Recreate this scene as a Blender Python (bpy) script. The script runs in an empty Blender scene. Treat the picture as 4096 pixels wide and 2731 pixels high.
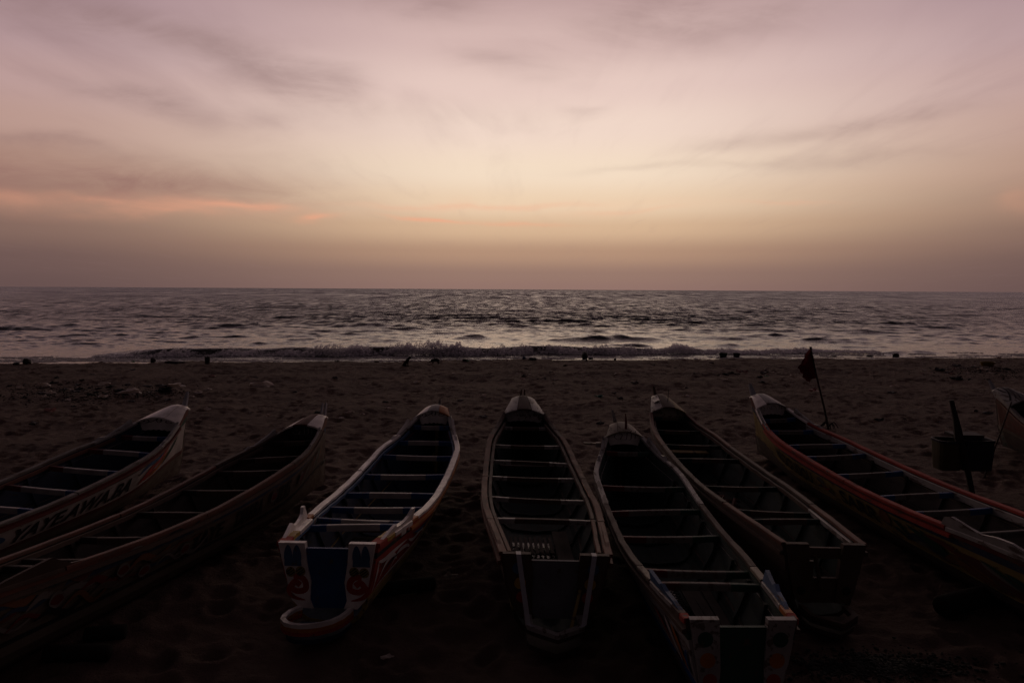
import bpy, bmesh, math, random
import numpy as np
from mathutils import Vector, Matrix, Euler

SC = bpy.context.scene
COL = SC.collection
R = math.radians
rng = np.random.default_rng(7)
random.seed(7)

# ------------------------------------------------------------------ camera
CAM_H = 3.75
PITCH = math.atan((1365.5 - 1157.0) / 2731.0)
ROLL = 0.0055
F, CX, CY = 2731.0, 2048.0, 1365.5           # focal length and centre in photograph pixels
fw = np.array([0, math.cos(PITCH), -math.sin(PITCH)])
r0 = np.array([1.0, 0, 0]); u0 = np.cross(r0, fw)
rv = math.cos(ROLL) * r0 + math.sin(ROLL) * u0
uv = -math.sin(ROLL) * r0 + math.cos(ROLL) * u0
cd = bpy.data.cameras.new('camera')
cd.lens = 24.0; cd.sensor_width = 36.0; cd.clip_start = 0.05; cd.clip_end = 60000
cam = bpy.data.objects.new('camera', cd); COL.objects.link(cam)
M = Matrix(((rv[0], uv[0], -fw[0], 0), (rv[1], uv[1], -fw[1], 0), (rv[2], uv[2], -fw[2], CAM_H), (0, 0, 0, 1)))
cam.matrix_world = M
SC.camera = cam


def at(px, py, z):
    """where the ray through a pixel of the photograph meets the level z"""
    d = fw + (px - CX) / F * rv + (CY - py) / F * uv
    k = (z - CAM_H) / d[2]
    return Vector((k * d[0], k * d[1], z))


# ------------------------------------------------------------------ view
SC.view_settings.view_transform = 'Standard'
SC.view_settings.look = 'None'
SC.view_settings.gamma = 1.0
SC.view_settings.use_curve_mapping = False
SC.view_settings.exposure = 0.0
SC.cycles.max_bounces = 14; SC.cycles.transparent_max_bounces = 40; SC.cycles.diffuse_bounces = 8; SC.cycles.transmission_bounces = 12


def lin(c):
    return tuple(((v / 255.0) / 12.92 if v <= 10 else ((v / 255.0 + 0.055) / 1.055) ** 2.4) for v in c)


# ------------------------------------------------------------------ sky
world = bpy.data.worlds.new('World'); SC.world = world
world.use_nodes = True
wt = world.node_tree; wt.nodes.clear()


class NT:
    """tiny helper for chains of nodes"""
    def __init__(s, nt): s.nt = nt
    def n(s, typ, **kw):
        nd = s.nt.nodes.new(typ)
        for k, v in kw.items(): setattr(nd, k, v)
        return nd
    def link(s, a, b): s.nt.links.new(a, b)
    def m(s, op, a, b=None, c=None, clamp=False):
        nd = s.n('ShaderNodeMath', operation=op); nd.use_clamp = clamp
        for i, v in enumerate((a, b, c)):
            if v is None: continue
            if isinstance(v, (int, float)): nd.inputs[i].default_value = v
            else: s.link(v, nd.inputs[i])
        return nd.outputs[0]
    def smooth(s, v, a, b):
        nd = s.n('ShaderNodeMapRange', interpolation_type='SMOOTHSTEP')
        s.link(v, nd.inputs[0]); nd.inputs[1].default_value = a; nd.inputs[2].default_value = b
        return nd.outputs[0]
    def mix(s, f, a, b, blend='MIX'):
        nd = s.n('ShaderNodeMix', data_type='RGBA', blend_type=blend)
        for i, v in ((0, f), (6, a), (7, b)):
            if isinstance(v, (int, float)): nd.inputs[i].default_value = v
            elif isinstance(v, tuple): nd.inputs[i].default_value = (*v[:3], 1)
            else: s.link(v, nd.inputs[i])
        return nd.outputs[2]
    def ramp(s, f, stops, interp='LINEAR'):
        nd = s.n('ShaderNodeValToRGB'); cr = nd.color_ramp; cr.interpolation = interp
        while len(cr.elements) < len(stops): cr.elements.new(0.5)
        for e, (p, c) in zip(cr.elements, stops):
            e.position = p; e.color = (*c[:3], 1)
        s.link(f, nd.inputs[0])
        return nd.outputs[0]
    def noise(s, vec, scale, detail=4, rough=0.5, dist=0.0):
        nd = s.n('ShaderNodeTexNoise'); s.link(vec, nd.inputs['Vector'])
        nd.inputs['Scale'].default_value = scale; nd.inputs['Detail'].default_value = detail
        nd.inputs['Roughness'].default_value = rough; nd.inputs['Distortion'].default_value = dist
        return nd.outputs[0]
    def vec(s, x, y, z=0.0):
        nd = s.n('ShaderNodeCombineXYZ')
        for i, v in enumerate((x, y, z)):
            if isinstance(v, (int, float)): nd.inputs[i].default_value = v
            else: s.link(v, nd.inputs[i])
        return nd.outputs[0]


W_ = NT(wt)
tc = W_.n('ShaderNodeTexCoord')
sx = W_.n('ShaderNodeSeparateXYZ'); W_.link(tc.outputs['Generated'], sx.inputs[0])
X, Y, Z = sx.outputs
el = W_.m('MULTIPLY', W_.m('ARCSINE', Z), 180 / math.pi)
az = W_.m('MULTIPLY', W_.m('ARCTAN2', X, Y), 180 / math.pi)
eln = W_.m('DIVIDE', el, 90.0, clamp=True)


def stops(l): return [(e / 90.0, lin(c)) for e, c in l]


GLOW = [(0, (145, 114, 105)), (1.2, (151, 120, 107)), (3, (180, 144, 120)), (5, (216, 181, 148)), (7, (237, 208, 177)), (9.5, (244, 221, 197)),
        (13, (241, 216, 201)), (16, (232, 204, 194)), (19.5, (216, 186, 180)), (23, (194, 163, 161)), (29, (118, 96, 100)), (38, (56, 47, 53)), (55, (34, 29, 32)), (90, (30, 26, 28))]
SIDE = [(0, (102, 80, 78)), (2, (111, 87, 83)), (4, (132, 104, 94)), (6, (156, 124, 109)), (8.5, (177, 142, 127)), (11, (186, 152, 142)), (14, (188, 156, 153)),
        (17, (180, 151, 154)), (20, (166, 138, 145)), (28, (106, 87, 93)), (38, (54, 46, 52)), (55, (33, 28, 31)), (90, (30, 26, 28))]
BACK = [(0, (25, 21, 23)), (6, (26, 22, 24)), (14, (26, 22, 24)), (30, (27, 23, 25)), (60, (29, 25, 28)), (90, (30, 26, 28))]
cg = W_.ramp(eln, stops(GLOW), 'EASE'); cs = W_.ramp(eln, stops(SIDE), 'EASE'); cb = W_.ramp(eln, stops(BACK), 'EASE')
daz = W_.m('ABSOLUTE', W_.m('SUBTRACT', az, 3.0))
sky = W_.mix(W_.smooth(daz, 4.0, 41.0), cg, cs)
sky = W_.mix(W_.smooth(daz, 41.0, 92.0), sky, cb)

# clouds: a high sheet drawn out along the line of sight, so its streaks converge on the horizon
zz = W_.m('ADD', W_.m('MAXIMUM', Z, 0.0), 0.05)
cu = W_.m('DIVIDE', X, zz); cv = W_.m('DIVIDE', Y, zz)
cl = W_.noise(W_.vec(cu, W_.m('MULTIPLY', cv, 0.32), 3.7), 1.5, 6, 0.55, 0.6)
cl2 = W_.noise(W_.vec(W_.m('MULTIPLY', cu, 0.6), W_.m('MULTIPLY', cv, 0.5), 9.1), 0.9, 3, 0.5, 0.3)
cirrus = W_.m('MULTIPLY', W_.smooth(cl, 0.46, 0.74), W_.smooth(cl2, 0.38, 0.66))
cirrus = W_.m('MULTIPLY', cirrus, W_.smooth(el, 7.0, 13.0))
sky = W_.mix(W_.m('MULTIPLY', cirrus, 0.42), sky, lin((142, 112, 114)))
fine = W_.noise(W_.vec(cu, W_.m('MULTIPLY', cv, 0.16), 1.3), 4.5, 5, 0.6, 0.4)
sky = W_.mix(W_.m('MULTIPLY', W_.smooth(fine, 0.5, 0.8), 0.09), sky, lin((150, 120, 120)))

ym = W_.m('MAXIMUM', Y, 0.05)
gx0 = W_.m('DIVIDE', X, ym); gz0 = W_.m('DIVIDE', Z, ym)
wob = W_.n('ShaderNodeTexNoise'); W_.link(W_.vec(W_.m('MULTIPLY', gx0, 3.0), W_.m('MULTIPLY', gz0, 9.0), 0.4), wob.inputs['Vector'])
wob.inputs['Scale'].default_value = 1.6; wob.inputs['Detail'].default_value = 5
wsp = W_.n('ShaderNodeSeparateColor'); W_.link(wob.outputs['Color'], wsp.inputs[0])
gx = W_.m('ADD', gx0, W_.m('MULTIPLY', W_.m('SUBTRACT', wsp.outputs[0], 0.5), 0.16))
gz = W_.m('ADD', gz0, W_.m('MULTIPLY', W_.m('SUBTRACT', wsp.outputs[1], 0.5), 0.055))
front = W_.smooth(Y, 0.05, 0.25)
puff = W_.noise(W_.vec(W_.m('ADD', W_.m('MULTIPLY', gx0, 2.2), W_.m('MULTIPLY', gz0, 1.6)), W_.m('MULTIPLY', gz0, 8.0), 2.2), 2.4, 6, 0.62, 0.5)


def streaks(items, out, colour):
    global sky
    tot = None
    for px, py, hl, th, sl, k in items:
        x0 = (px - 1176) / 1568; z0 = (664 - py) / 1568
        dx = W_.m('SUBTRACT', gx, x0)
        dz = W_.m('SUBTRACT', W_.m('SUBTRACT', gz, z0), W_.m('MULTIPLY', dx, sl))
        a = W_.m('POWER', W_.m('DIVIDE', dx, hl / 1568), 2.0)
        b = W_.m('POWER', W_.m('DIVIDE', dz, th / 1568), 2.0)
        g = W_.m('MULTIPLY', W_.m('EXPONENT', W_.m('MULTIPLY', W_.m('ADD', a, b), -1.0)), k)
        tot = g if tot is None else W_.m('ADD', tot, g)
    tot = W_.m('MULTIPLY', tot, W_.m('ADD', 0.45, W_.m('MULTIPLY', W_.smooth(puff, 0.3, 0.7), 0.8)))
    f = W_.m('MULTIPLY', W_.m('MULTIPLY', tot, front), out, clamp=True)
    sky = W_.mix(f, sky, colour)


streaks([(330, 245, 170, 30, -0.28, 0.42), (690, 205, 170, 50, -0.26, 0.42), (640, 292, 80, 22, 0.0, 0.26), (1560, 55, 300, 70, 0.10, 0.42),
         (1180, 170, 130, 34, -0.1, 0.30), (1000, 20, 170, 50, 0.1, 0.35), (2060, 272, 170, 22, 0.20, 0.25), (1800, 322, 240, 18, 0.16, 0.17),
         (1560, 392, 220, 10, 0.03, 0.18), (1950, 365, 180, 14, 0.1, 0.2), (180, 60, 260, 60, -0.15, 0.42), (480, 110, 220, 40, -0.2, 0.3), (90, 340, 260, 16, -0.08, 0.35),
         (1320, 280, 50, 12, 0, 0.2)], 1.0, lin((140, 112, 110)))
streaks([(120, 418, 460, 60, -0.06, 0.72), (430, 440, 300, 38, -0.07, 0.30)], 0.9, lin((150, 112, 104)))
streaks([(530, 482, 120, 9, -0.03, 0.5), (400, 493, 150, 12, 0.02, 0.28), (330, 480, 320, 22, -0.04, 0.22), (60, 478, 100, 24, -0.1, 0.18), (250, 470, 90, 9, -0.15, 0.2), (1010, 500, 95, 6, -0.07, 0.75),
         (740, 503, 50, 6, 0.06, 0.5), (1150, 468, 300, 9, 0.0, 0.4), (1230, 512, 90, 5, 0.0, 0.4), (1450, 487, 110, 6, 0.03, 0.4), (2340, 455, 60, 30, 0, 0.15),
         (1800, 470, 120, 6, 0.02, 0.22)], 0.9, lin((244, 168, 134)))
# under the horizon the world is as dim as its own haze
sky = W_.mix(W_.smooth(el, -0.2, -4.0), sky, lin((70, 58, 58)))
bg = W_.n('ShaderNodeBackground'); W_.link(sky, bg.inputs[0]); bg.inputs[1].default_value = 1.0
wo = W_.n('ShaderNodeOutputWorld'); W_.link(bg.outputs[0], wo.inputs[0])

# the sun has just set: only a faint broad glow is left of it
sd = bpy.data.lights.new('sun', 'SUN'); sd.energy = 0.05; sd.angle = R(25); sd.color = (1.0, 0.72, 0.5)
so = bpy.data.objects.new('sun', sd); COL.objects.link(so)
so.rotation_euler = Vector((-0.05, -1.0, -0.14)).to_track_quat('-Z', 'Y').to_euler()


# ------------------------------------------------------------------ materials
def new_mat(name):
    m = bpy.data.materials.new(name); m.use_nodes = True
    nt = m.node_tree; nt.nodes.clear()
    h = NT(nt)
    b = h.n('ShaderNodeBsdfPrincipled'); o = h.n('ShaderNodeOutputMaterial'); h.link(b.outputs[0], o.inputs[0])
    return m, h, b


_cache = {}


def paint(name, col, rough=0.38, wear=0.35, under=(0.09, 0.06, 0.045), scale=5.0):
    """old boat paint: chipped to the wood, streaked along the grain, grimy"""
    if name in _cache: return _cache[name]
    m, h, b = new_mat(name)
    t = h.n('ShaderNodeTexCoord')
    sp = h.n('ShaderNodeMapping'); sp.inputs['Scale'].default_value = (1, 0.25, 1); h.link(t.outputs['Object'], sp.inputs[0])
    n1 = h.noise(sp.outputs[0], scale * 2.2, 7, 0.65)
    n2 = h.noise(t.outputs['Object'], scale * 0.6, 3, 0.5)
    n3 = h.noise(t.outputs['Object'], scale * 12, 3, 0.6)
    c = h.mix(h.smooth(n2, 0.3, 0.75), tuple(v * 1.08 for v in col), tuple(v * 0.72 for v in col))
    c = h.mix(h.m('MULTIPLY', h.smooth(n1, 0.70 - wear * 0.3, 0.74 - wear * 0.3), 0.85), c, under)
    c = h.mix(h.m('MULTIPLY', h.smooth(n3, 0.6, 0.75), 0.25), c, (0.05, 0.04, 0.035))
    h.link(c, b.inputs['Base Color'])
    rr = h.n('ShaderNodeMapRange'); h.link(n1, rr.inputs[0]); rr.inputs[3].default_value = rough; rr.inputs[4].default_value = min(0.95, rough + 0.35)
    h.link(rr.outputs[0], b.inputs['Roughness'])
    bp = h.n('ShaderNodeBump'); bp.inputs['Strength'].default_value = 0.35; bp.inputs['Distance'].default_value = 0.012
    h.link(h.m('ADD', n1, h.m('MULTIPLY', n3, 0.35)), bp.inputs['Height']); h.link(bp.outputs[0], b.inputs['Normal'])
    _cache[name] = m
    return m


def plain(name, col, rough=0.6, spec=0.5):
    if name in _cache: return _cache[name]
    m, h, b = new_mat(name)
    t = h.n('ShaderNodeTexCoord')
    n1 = h.noise(t.outputs['Object'], 9, 5, 0.6)
    h.link(h.mix(n1, tuple(v * 0.65 for v in col), tuple(v * 1.25 for v in col)), b.inputs['Base Color'])
    b.inputs['Roughness'].default_value = rough; b.inputs['Specular IOR Level'].default_value = spec
    bp = h.n('ShaderNodeBump'); bp.inputs['Strength'].default_value = 0.3; bp.inputs['Distance'].default_value = 0.01
    h.link(n1, bp.inputs['Height']); h.link(bp.outputs[0], b.inputs['Normal'])
    _cache[name] = m
    return m


WHITE = paint('chipped_white_paint', (0.84, 0.78, 0.74), 0.2, 0.08, (0.16, 0.12, 0.1), 8.0)
GREYW = paint('worn_grey_white_paint', (0.36, 0.35, 0.34), 0.32, 0.5)
CREAM = paint('worn_cream_paint', (0.30, 0.26, 0.20), 0.45, 0.5)
RED = paint('worn_red_paint', (0.40, 0.045, 0.03), 0.62, 0.3)
DRED = paint('dark_red_paint', (0.14, 0.02, 0.018), 0.42, 0.4)
ORANGE = paint('orange_paint', (0.48, 0.16, 0.03), 0.4, 0.3)
WHITE.node_tree.nodes['Principled BSDF'].inputs['IOR'].default_value = 1.75      # thick enamel
YELLOW = paint('yellow_paint', (0.48, 0.31, 0.05), 0.4, 0.3)
OCHRE = paint('dull_yellow_paint', (0.30, 0.22, 0.07), 0.5, 0.5)
BLUE = paint('deep_blue_paint', (0.018, 0.07, 0.23), 0.4, 0.35)
LBLUE = paint('mid_blue_paint', (0.06, 0.13, 0.26), 0.42, 0.35)
HULLW = paint('grimy_white_hull_paint', (0.50, 0.46, 0.43), 0.4, 0.2)
DIRTW = paint('grubby_white_paint', (0.36, 0.33, 0.32), 0.26, 0.15, (0.08, 0.06, 0.05), 8.0)
FRED = paint('faded_red_paint', (0.11, 0.028, 0.022), 0.5, 0.5)
FORANGE = paint('faded_orange_paint', (0.19, 0.075, 0.028), 0.5, 0.5)
FBLUE = paint('faded_blue_paint', (0.025, 0.042, 0.085), 0.5, 0.5)
FGREY = paint('faded_grey_paint', (0.17, 0.155, 0.14), 0.5, 0.5)
TAN = paint('faded_tan_paint', (0.12, 0.095, 0.07), 0.5, 0.6)
SAND_Y = paint('straw_yellow_paint', (0.34, 0.26, 0.09), 0.42, 0.35)
GREEN = paint('dark_green_paint', (0.02, 0.07, 0.05), 0.45, 0.4)
BLACK = paint('black_paint', (0.012, 0.012, 0.014), 0.45, 0.15)
WOOD = paint('weathered_wood', (0.092, 0.058, 0.042), 0.52, 0.5, (0.07, 0.045, 0.035))
RWOOD = paint('red_brown_wood', (0.15, 0.052, 0.032), 0.5, 0.5, (0.10, 0.06, 0.045))
DWOOD = paint('dark_wood', (0.055, 0.038, 0.03), 0.6, 0.4, (0.03, 0.022, 0.018))
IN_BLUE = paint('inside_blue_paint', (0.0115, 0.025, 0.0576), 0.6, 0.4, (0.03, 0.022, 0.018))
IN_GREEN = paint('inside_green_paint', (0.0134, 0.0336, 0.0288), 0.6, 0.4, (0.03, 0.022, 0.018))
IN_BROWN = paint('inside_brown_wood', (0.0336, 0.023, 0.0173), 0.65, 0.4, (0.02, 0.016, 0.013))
GREY = paint('grey_panel_paint', (0.15, 0.155, 0.18), 0.5, 0.35)
STEEL = plain('dull_metal_strip', (0.42, 0.43, 0.48), 0.42)
TWINE = plain('net_twine', (0.02, 0.018, 0.016), 0.8)
TARRED = plain('tarred_log', (0.02, 0.016, 0.014), 0.85, 0.2)
FLAGRED = plain('red_flag_cloth', (0.16, 0.012, 0.015), 0.85, 0.2)


def water_mat():
    m, h, b = new_mat('bilge_water_film')
    b.inputs['Base Color'].default_value = (0.02, 0.018, 0.015, 1); b.inputs['Roughness'].default_value = 0.12
    b.inputs['IOR'].default_value = 1.33
    t = h.n('ShaderNodeTexCoord')
    bp = h.n('ShaderNodeBump'); bp.inputs['Strength'].default_value = 0.35; bp.inputs['Distance'].default_value = 0.04
    h.link(h.noise(t.outputs['Object'], 14, 3), bp.inputs['Height']); h.link(bp.outputs[0], b.inputs['Normal'])
    return m


BILGE = water_mat()


# ------------------------------------------------------------------ mesh helpers
class MB:
    def __init__(s): s.v = []; s.f = []; s.mi = []; s.mats = []
    def mat(s, m):
        if m not in s.mats: s.mats.append(m)
        return s.mats.index(m)
    def add(s, vs, fs, m):
        o = len(s.v); k = s.mat(m)
        s.v += [tuple(p) for p in vs]
        for f in fs: s.f.append(tuple(i + o for i in f)); s.mi.append(k)
    def box(s, c, d, m, rot=None):
        hx, hy, hz = (x / 2 for x in d)
        vs = [Vector((x, y, z)) for x in (-hx, hx) for y in (-hy, hy) for z in (-hz, hz)]
        if rot is not None:
            rm = rot.to_matrix(); vs = [rm @ p for p in vs]
        vs = [p + Vector(c) for p in vs]
        s.add(vs, [(0, 1, 3, 2), (4, 6, 7, 5), (0, 4, 5, 1), (2, 3, 7, 6), (0, 2, 6, 4), (1, 5, 7, 3)], m)
    def loft(s, rings, m, closed=True, caps=True, mats=None):
        n = len(rings[0]); o = len(s.v)
        for r in rings: s.v += [tuple(p) for p in r]
        k = s.mat(m)
        for i in range(len(rings) - 1):
            for j in range(n if closed else n - 1):
                j2 = (j + 1) % n
                s.f.append((o + i * n + j, o + i * n + j2, o + (i + 1) * n + j2, o + (i + 1) * n + j))
                s.mi.append(s.mat(mats[j]) if mats else k)
        if caps and closed:
            s.f.append(tuple(o + j for j in reversed(range(n)))); s.mi.append(k)
            s.f.append(tuple(o + (len(rings) - 1) * n + j for j in range(n))); s.mi.append(k)
    def tube(s, pts, r, m, n=8, jitter=0.0):
        pts = [Vector(p) for p in pts]; rings = []
        for i, p in enumerate(pts):
            d = (pts[min(i + 1, len(pts) - 1)] - pts[max(i - 1, 0)]).normalized()
            a = d.cross(Vector((0, 0, 1)) if abs(d.z) < 0.9 else Vector((1, 0, 0))).normalized(); b_ = d.cross(a)
            rr = r[i] if isinstance(r, (list, tuple)) else r
            rings.append([p + (a * math.cos(2 * math.pi * j / n) + b_ * math.sin(2 * math.pi * j / n)) * rr * (1 + random.uniform(-jitter, jitter)) for j in range(n)])
        s.loft(rings, m)
    def build(s, name, parent=None, smooth=False, label=None):
        me = bpy.data.meshes.new(name); me.from_pydata(s.v, [], s.f)
        for m in s.mats: me.materials.append(m)
        me.polygons.foreach_set('material_index', s.mi)
        if smooth: me.polygons.foreach_set('use_smooth', [True] * len(s.f))
        me.update()
        bm = bmesh.new(); bm.from_mesh(me); bmesh.ops.recalc_face_normals(bm, faces=bm.faces); bm.to_mesh(me); bm.free()
        o = bpy.data.objects.new(name, me); COL.objects.link(o)
        if parent is not None: o.parent = parent
        if label: o['label'] = label
        return o


def tag(o, label, cat, group=None):
    o['label'] = label; o['category'] = cat
    if group: o['group'] = group
    return o


def thing(name, label, cat, loc, rot=(0, 0, 0), group=None):
    o = bpy.data.objects.new(name, None); COL.objects.link(o); o.empty_display_size = 0.3
    o.location = loc; o.rotation_euler = rot
    return tag(o, label, cat, group)


def pch(xs, ys, t):
    n = len(xs); h = [xs[i + 1] - xs[i] for i in range(n - 1)]; dl = [(ys[i + 1] - ys[i]) / h[i] for i in range(n - 1)]
    d = [0.0] * n; d[0] = dl[0]; d[-1] = dl[-1]
    for i in range(1, n - 1):
        if dl[i - 1] * dl[i] > 0:
            w1 = 2 * h[i] + h[i - 1]; w2 = h[i] + 2 * h[i - 1]; d[i] = (w1 + w2) / (w1 / dl[i - 1] + w2 / dl[i])
    i = 0
    while i < n - 2 and t > xs[i + 1]: i += 1
    s = (t - xs[i]) / h[i]
    return (1 + 2 * s) * (1 - s) ** 2 * ys[i] + s * (1 - s) ** 2 * h[i] * d[i] + s * s * (3 - 2 * s) * ys[i + 1] + s * s * (s - 1) * h[i] * d[i + 1]


def sst(a, b, x):
    x = min(1, max(0, (x - a) / (b - a))); return x * x * (3 - 2 * x)


# ------------------------------------------------------------------ the beach
def shore_y(x): return 39.2 + 0.11 * x


def ground_z(x, y):
    q = y - shore_y(x)
    s = np.clip((q + 5.0) / 5.0, 0, 1); s = s * s * (3 - 2 * s)
    return -0.25 * s - 0.09 * np.maximum(q, 0)


def sand_mat():
    m, h, b = new_mat('dark_beach_sand')
    g = h.n('ShaderNodeNewGeometry'); P = g.outputs['Position']
    n1 = h.noise(P, 0.35, 4, 0.55); n2 = h.noise(P, 3.0, 5, 0.6); n3 = h.noise(P, 45, 4, 0.7)
    c = h.mix(h.smooth(n1, 0.3, 0.7), (0.108, 0.068, 0.054), (0.148, 0.098, 0.078))
    c = h.mix(h.m('MULTIPLY', h.smooth(n2, 0.5, 0.75), 0.45), c, (0.075, 0.05, 0.042))
    c = h.mix(h.m('MULTIPLY', h.smooth(n3, 0.62, 0.72), 0.35), c, (0.22, 0.17, 0.14))
    s2 = h.n('ShaderNodeSeparateXYZ'); h.link(P, s2.inputs[0])
    q = h.m('SUBTRACT', s2.outputs[1], h.m('ADD', h.m('MULTIPLY', s2.outputs[0], 0.11), 39.2))
    q = h.m('ADD', q, h.m('MULTIPLY', h.m('SUBTRACT', n1, 0.5), 2.0))
    wet = h.smooth(q, -2.6, -1.2)
    c = h.mix(wet, c, (0.05, 0.036, 0.03))
    h.link(c, b.inputs['Base Color'])
    rr = h.n('ShaderNodeMapRange'); h.link(wet, rr.inputs[0]); rr.inputs[3].default_value = 0.9; rr.inputs[4].default_value = 0.22
    h.link(rr.outputs[0], b.inputs['Roughness']); b.inputs['Specular IOR Level'].default_value = 0.3
    bp = h.n('ShaderNodeBump'); bp.inputs['Distance'].default_value = 0.06
    h.link(h.m('MULTIPLY', h.m('SUBTRACT', 1.0, wet), 0.9), bp.inputs['Strength'])
    n4 = h.noise(P, 9.0, 5, 0.65)
    h.link(h.m('ADD', h.m('ADD', n2, h.m('MULTIPLY', n4, 1.1)), h.m('MULTIPLY', n3, 0.4)), bp.inputs['Height']); h.link(bp.outputs[0], b.inputs['Normal'])
    return m


def sheet(name, xs, ys, zs, mat, smooth=True):
    ny, nx = zs.shape
    v = np.stack([xs, ys, zs], -1).reshape(-1, 3)
    idx = np.arange(ny * nx).reshape(ny, nx)
    q = np.stack([idx[:-1, :-1], idx[:-1, 1:], idx[1:, 1:], idx[1:, :-1]], -1).reshape(-1, 4)
    me = bpy.data.meshes.new(name)
    me.vertices.add(len(v)); me.vertices.foreach_set('co', v.astype(np.float32).ravel())
    me.loops.add(q.size); me.loops.foreach_set('vertex_index', q.astype(np.int32).ravel())
    me.polygons.add(len(q)); me.polygons.foreach_set('loop_start', np.arange(0, q.size, 4, dtype=np.int32))
    me.polygons.foreach_set('loop_total', np.full(len(q), 4, dtype=np.int32))
    if smooth: me.polygons.foreach_set('use_smooth', np.ones(len(q), dtype=bool))
    me.materials.append(mat); me.update(calc_edges=True); me.validate()
    o = bpy.data.objects.new(name, me); COL.objects.link(o)
    return o


# footprints and heaps: dents are stamped on a fine regular height field, then sampled by the sheet
GX0, GX1, GY0, GY1, GS = -34.0, 46.0, 3.0, 45.0, 0.05
gnx, gny = int((GX1 - GX0) / GS), int((GY1 - GY0) / GS)
hf = np.zeros((gny, gnx), np.float32)
for k in range(30000):
    x = rng.uniform(GX0 + 1, GX1 - 1); y = GY0 + 0.8 + (GY1 - GY0 - 2) * rng.uniform() ** 1.1
    r_ = rng.uniform(0.07, 0.17); dpt = rng.uniform(0.008, 0.05); an = rng.uniform(0, math.pi); el_ = rng.uniform(1.0, 1.9)
    w = int(r_ * 2.6 * el_ / GS) + 1
    i0 = int((x - GX0) / GS); j0 = int((y - GY0) / GS)
    ia, ib, ja, jb = max(i0 - w, 0), min(i0 + w + 1, gnx), max(j0 - w, 0), min(j0 + w + 1, gny)
    jj, ii = np.mgrid[ja:jb, ia:ib]
    dx = (ii - i0) * GS; dy = (jj - j0) * GS
    a = (dx * math.cos(an) + dy * math.sin(an)) / el_; b2 = -dx * math.sin(an) + dy * math.cos(an)
    q = (a * a + b2 * b2) / (r_ * r_)
    hf[ja:jb, ia:ib] += (-dpt * np.exp(-q * 1.4) + dpt * 0.55 * np.exp(-(np.sqrt(q) - 1.35) ** 2 * 6)).astype(np.float32)
low = np.zeros_like(hf)
yy, xx = np.mgrid[0:gny, 0:gnx].astype(np.float32); xx = xx * GS + GX0; yy = yy * GS + GY0
for k in range(26):
    an = rng.uniform(0, 2 * math.pi); lam = rng.uniform(0.9, 6.0)
    low += 0.0045 * lam ** 0.7 * np.sin(2 * math.pi / lam * (xx * math.cos(an) + yy * math.sin(an)) + rng.uniform(0, 6.3))
hf += low
dq = yy - shore_y(xx); hf *= np.clip((-0.9 - dq) / 1.6, 0.06, 1)


def sand_h(x, y):
    x = np.asarray(x, float); y = np.asarray(y, float)
    fi = np.clip((x - GX0) / GS, 0, gnx - 1.001); fj = np.clip((y - GY0) / GS, 0, gny - 1.001)
    i = fi.astype(int); j = fj.astype(int); a = fi - i; b = fj - j
    i2 = np.minimum(i + 1, gnx - 1); j2 = np.minimum(j + 1, gny - 1)
    h = hf[j, i] * (1 - a) * (1 - b) + hf[j, i2] * a * (1 - b) + hf[j2, i] * (1 - a) * b + hf[j2, i2] * a * b
    edge = np.clip(np.minimum.reduce([x - GX0, GX1 - x, y - GY0, GY1 - y]), 0, 1)
    return h * edge + ground_z(x, y)


ys = [-60, -30, -10, -2, 1, 3.0]
y_ = 3.0
while y_ < 46: y_ += min(0.035 + 0.00016 * y_ * y_, 0.14); ys.append(y_)
ys += [48, 52, 60, 80]
ys = np.array(ys)
us = np.linspace(-1, 1, 1000)
half = np.maximum(14, 1.05 * ys + 8)
xs = us[None, :] * half[:, None]; xs[:, 0] = -400; xs[:, -1] = 400
YY = np.repeat(ys[:, None], len(us), 1)
SAND = sheet('beach_sand', xs, YY, sand_h(xs, YY), sand_mat())
SAND['kind'] = 'structure'


def on_sand(px, py, dz=0.0):
    """a point of the photograph on the sand"""
    z = 0.0
    for _ in range(6):
        p = at(px, py, z); z = float(sand_h(p.x, p.y))
    return Vector((p.x, p.y, z + dz))


# ------------------------------------------------------------------ the sea
SEA = -0.25


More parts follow.
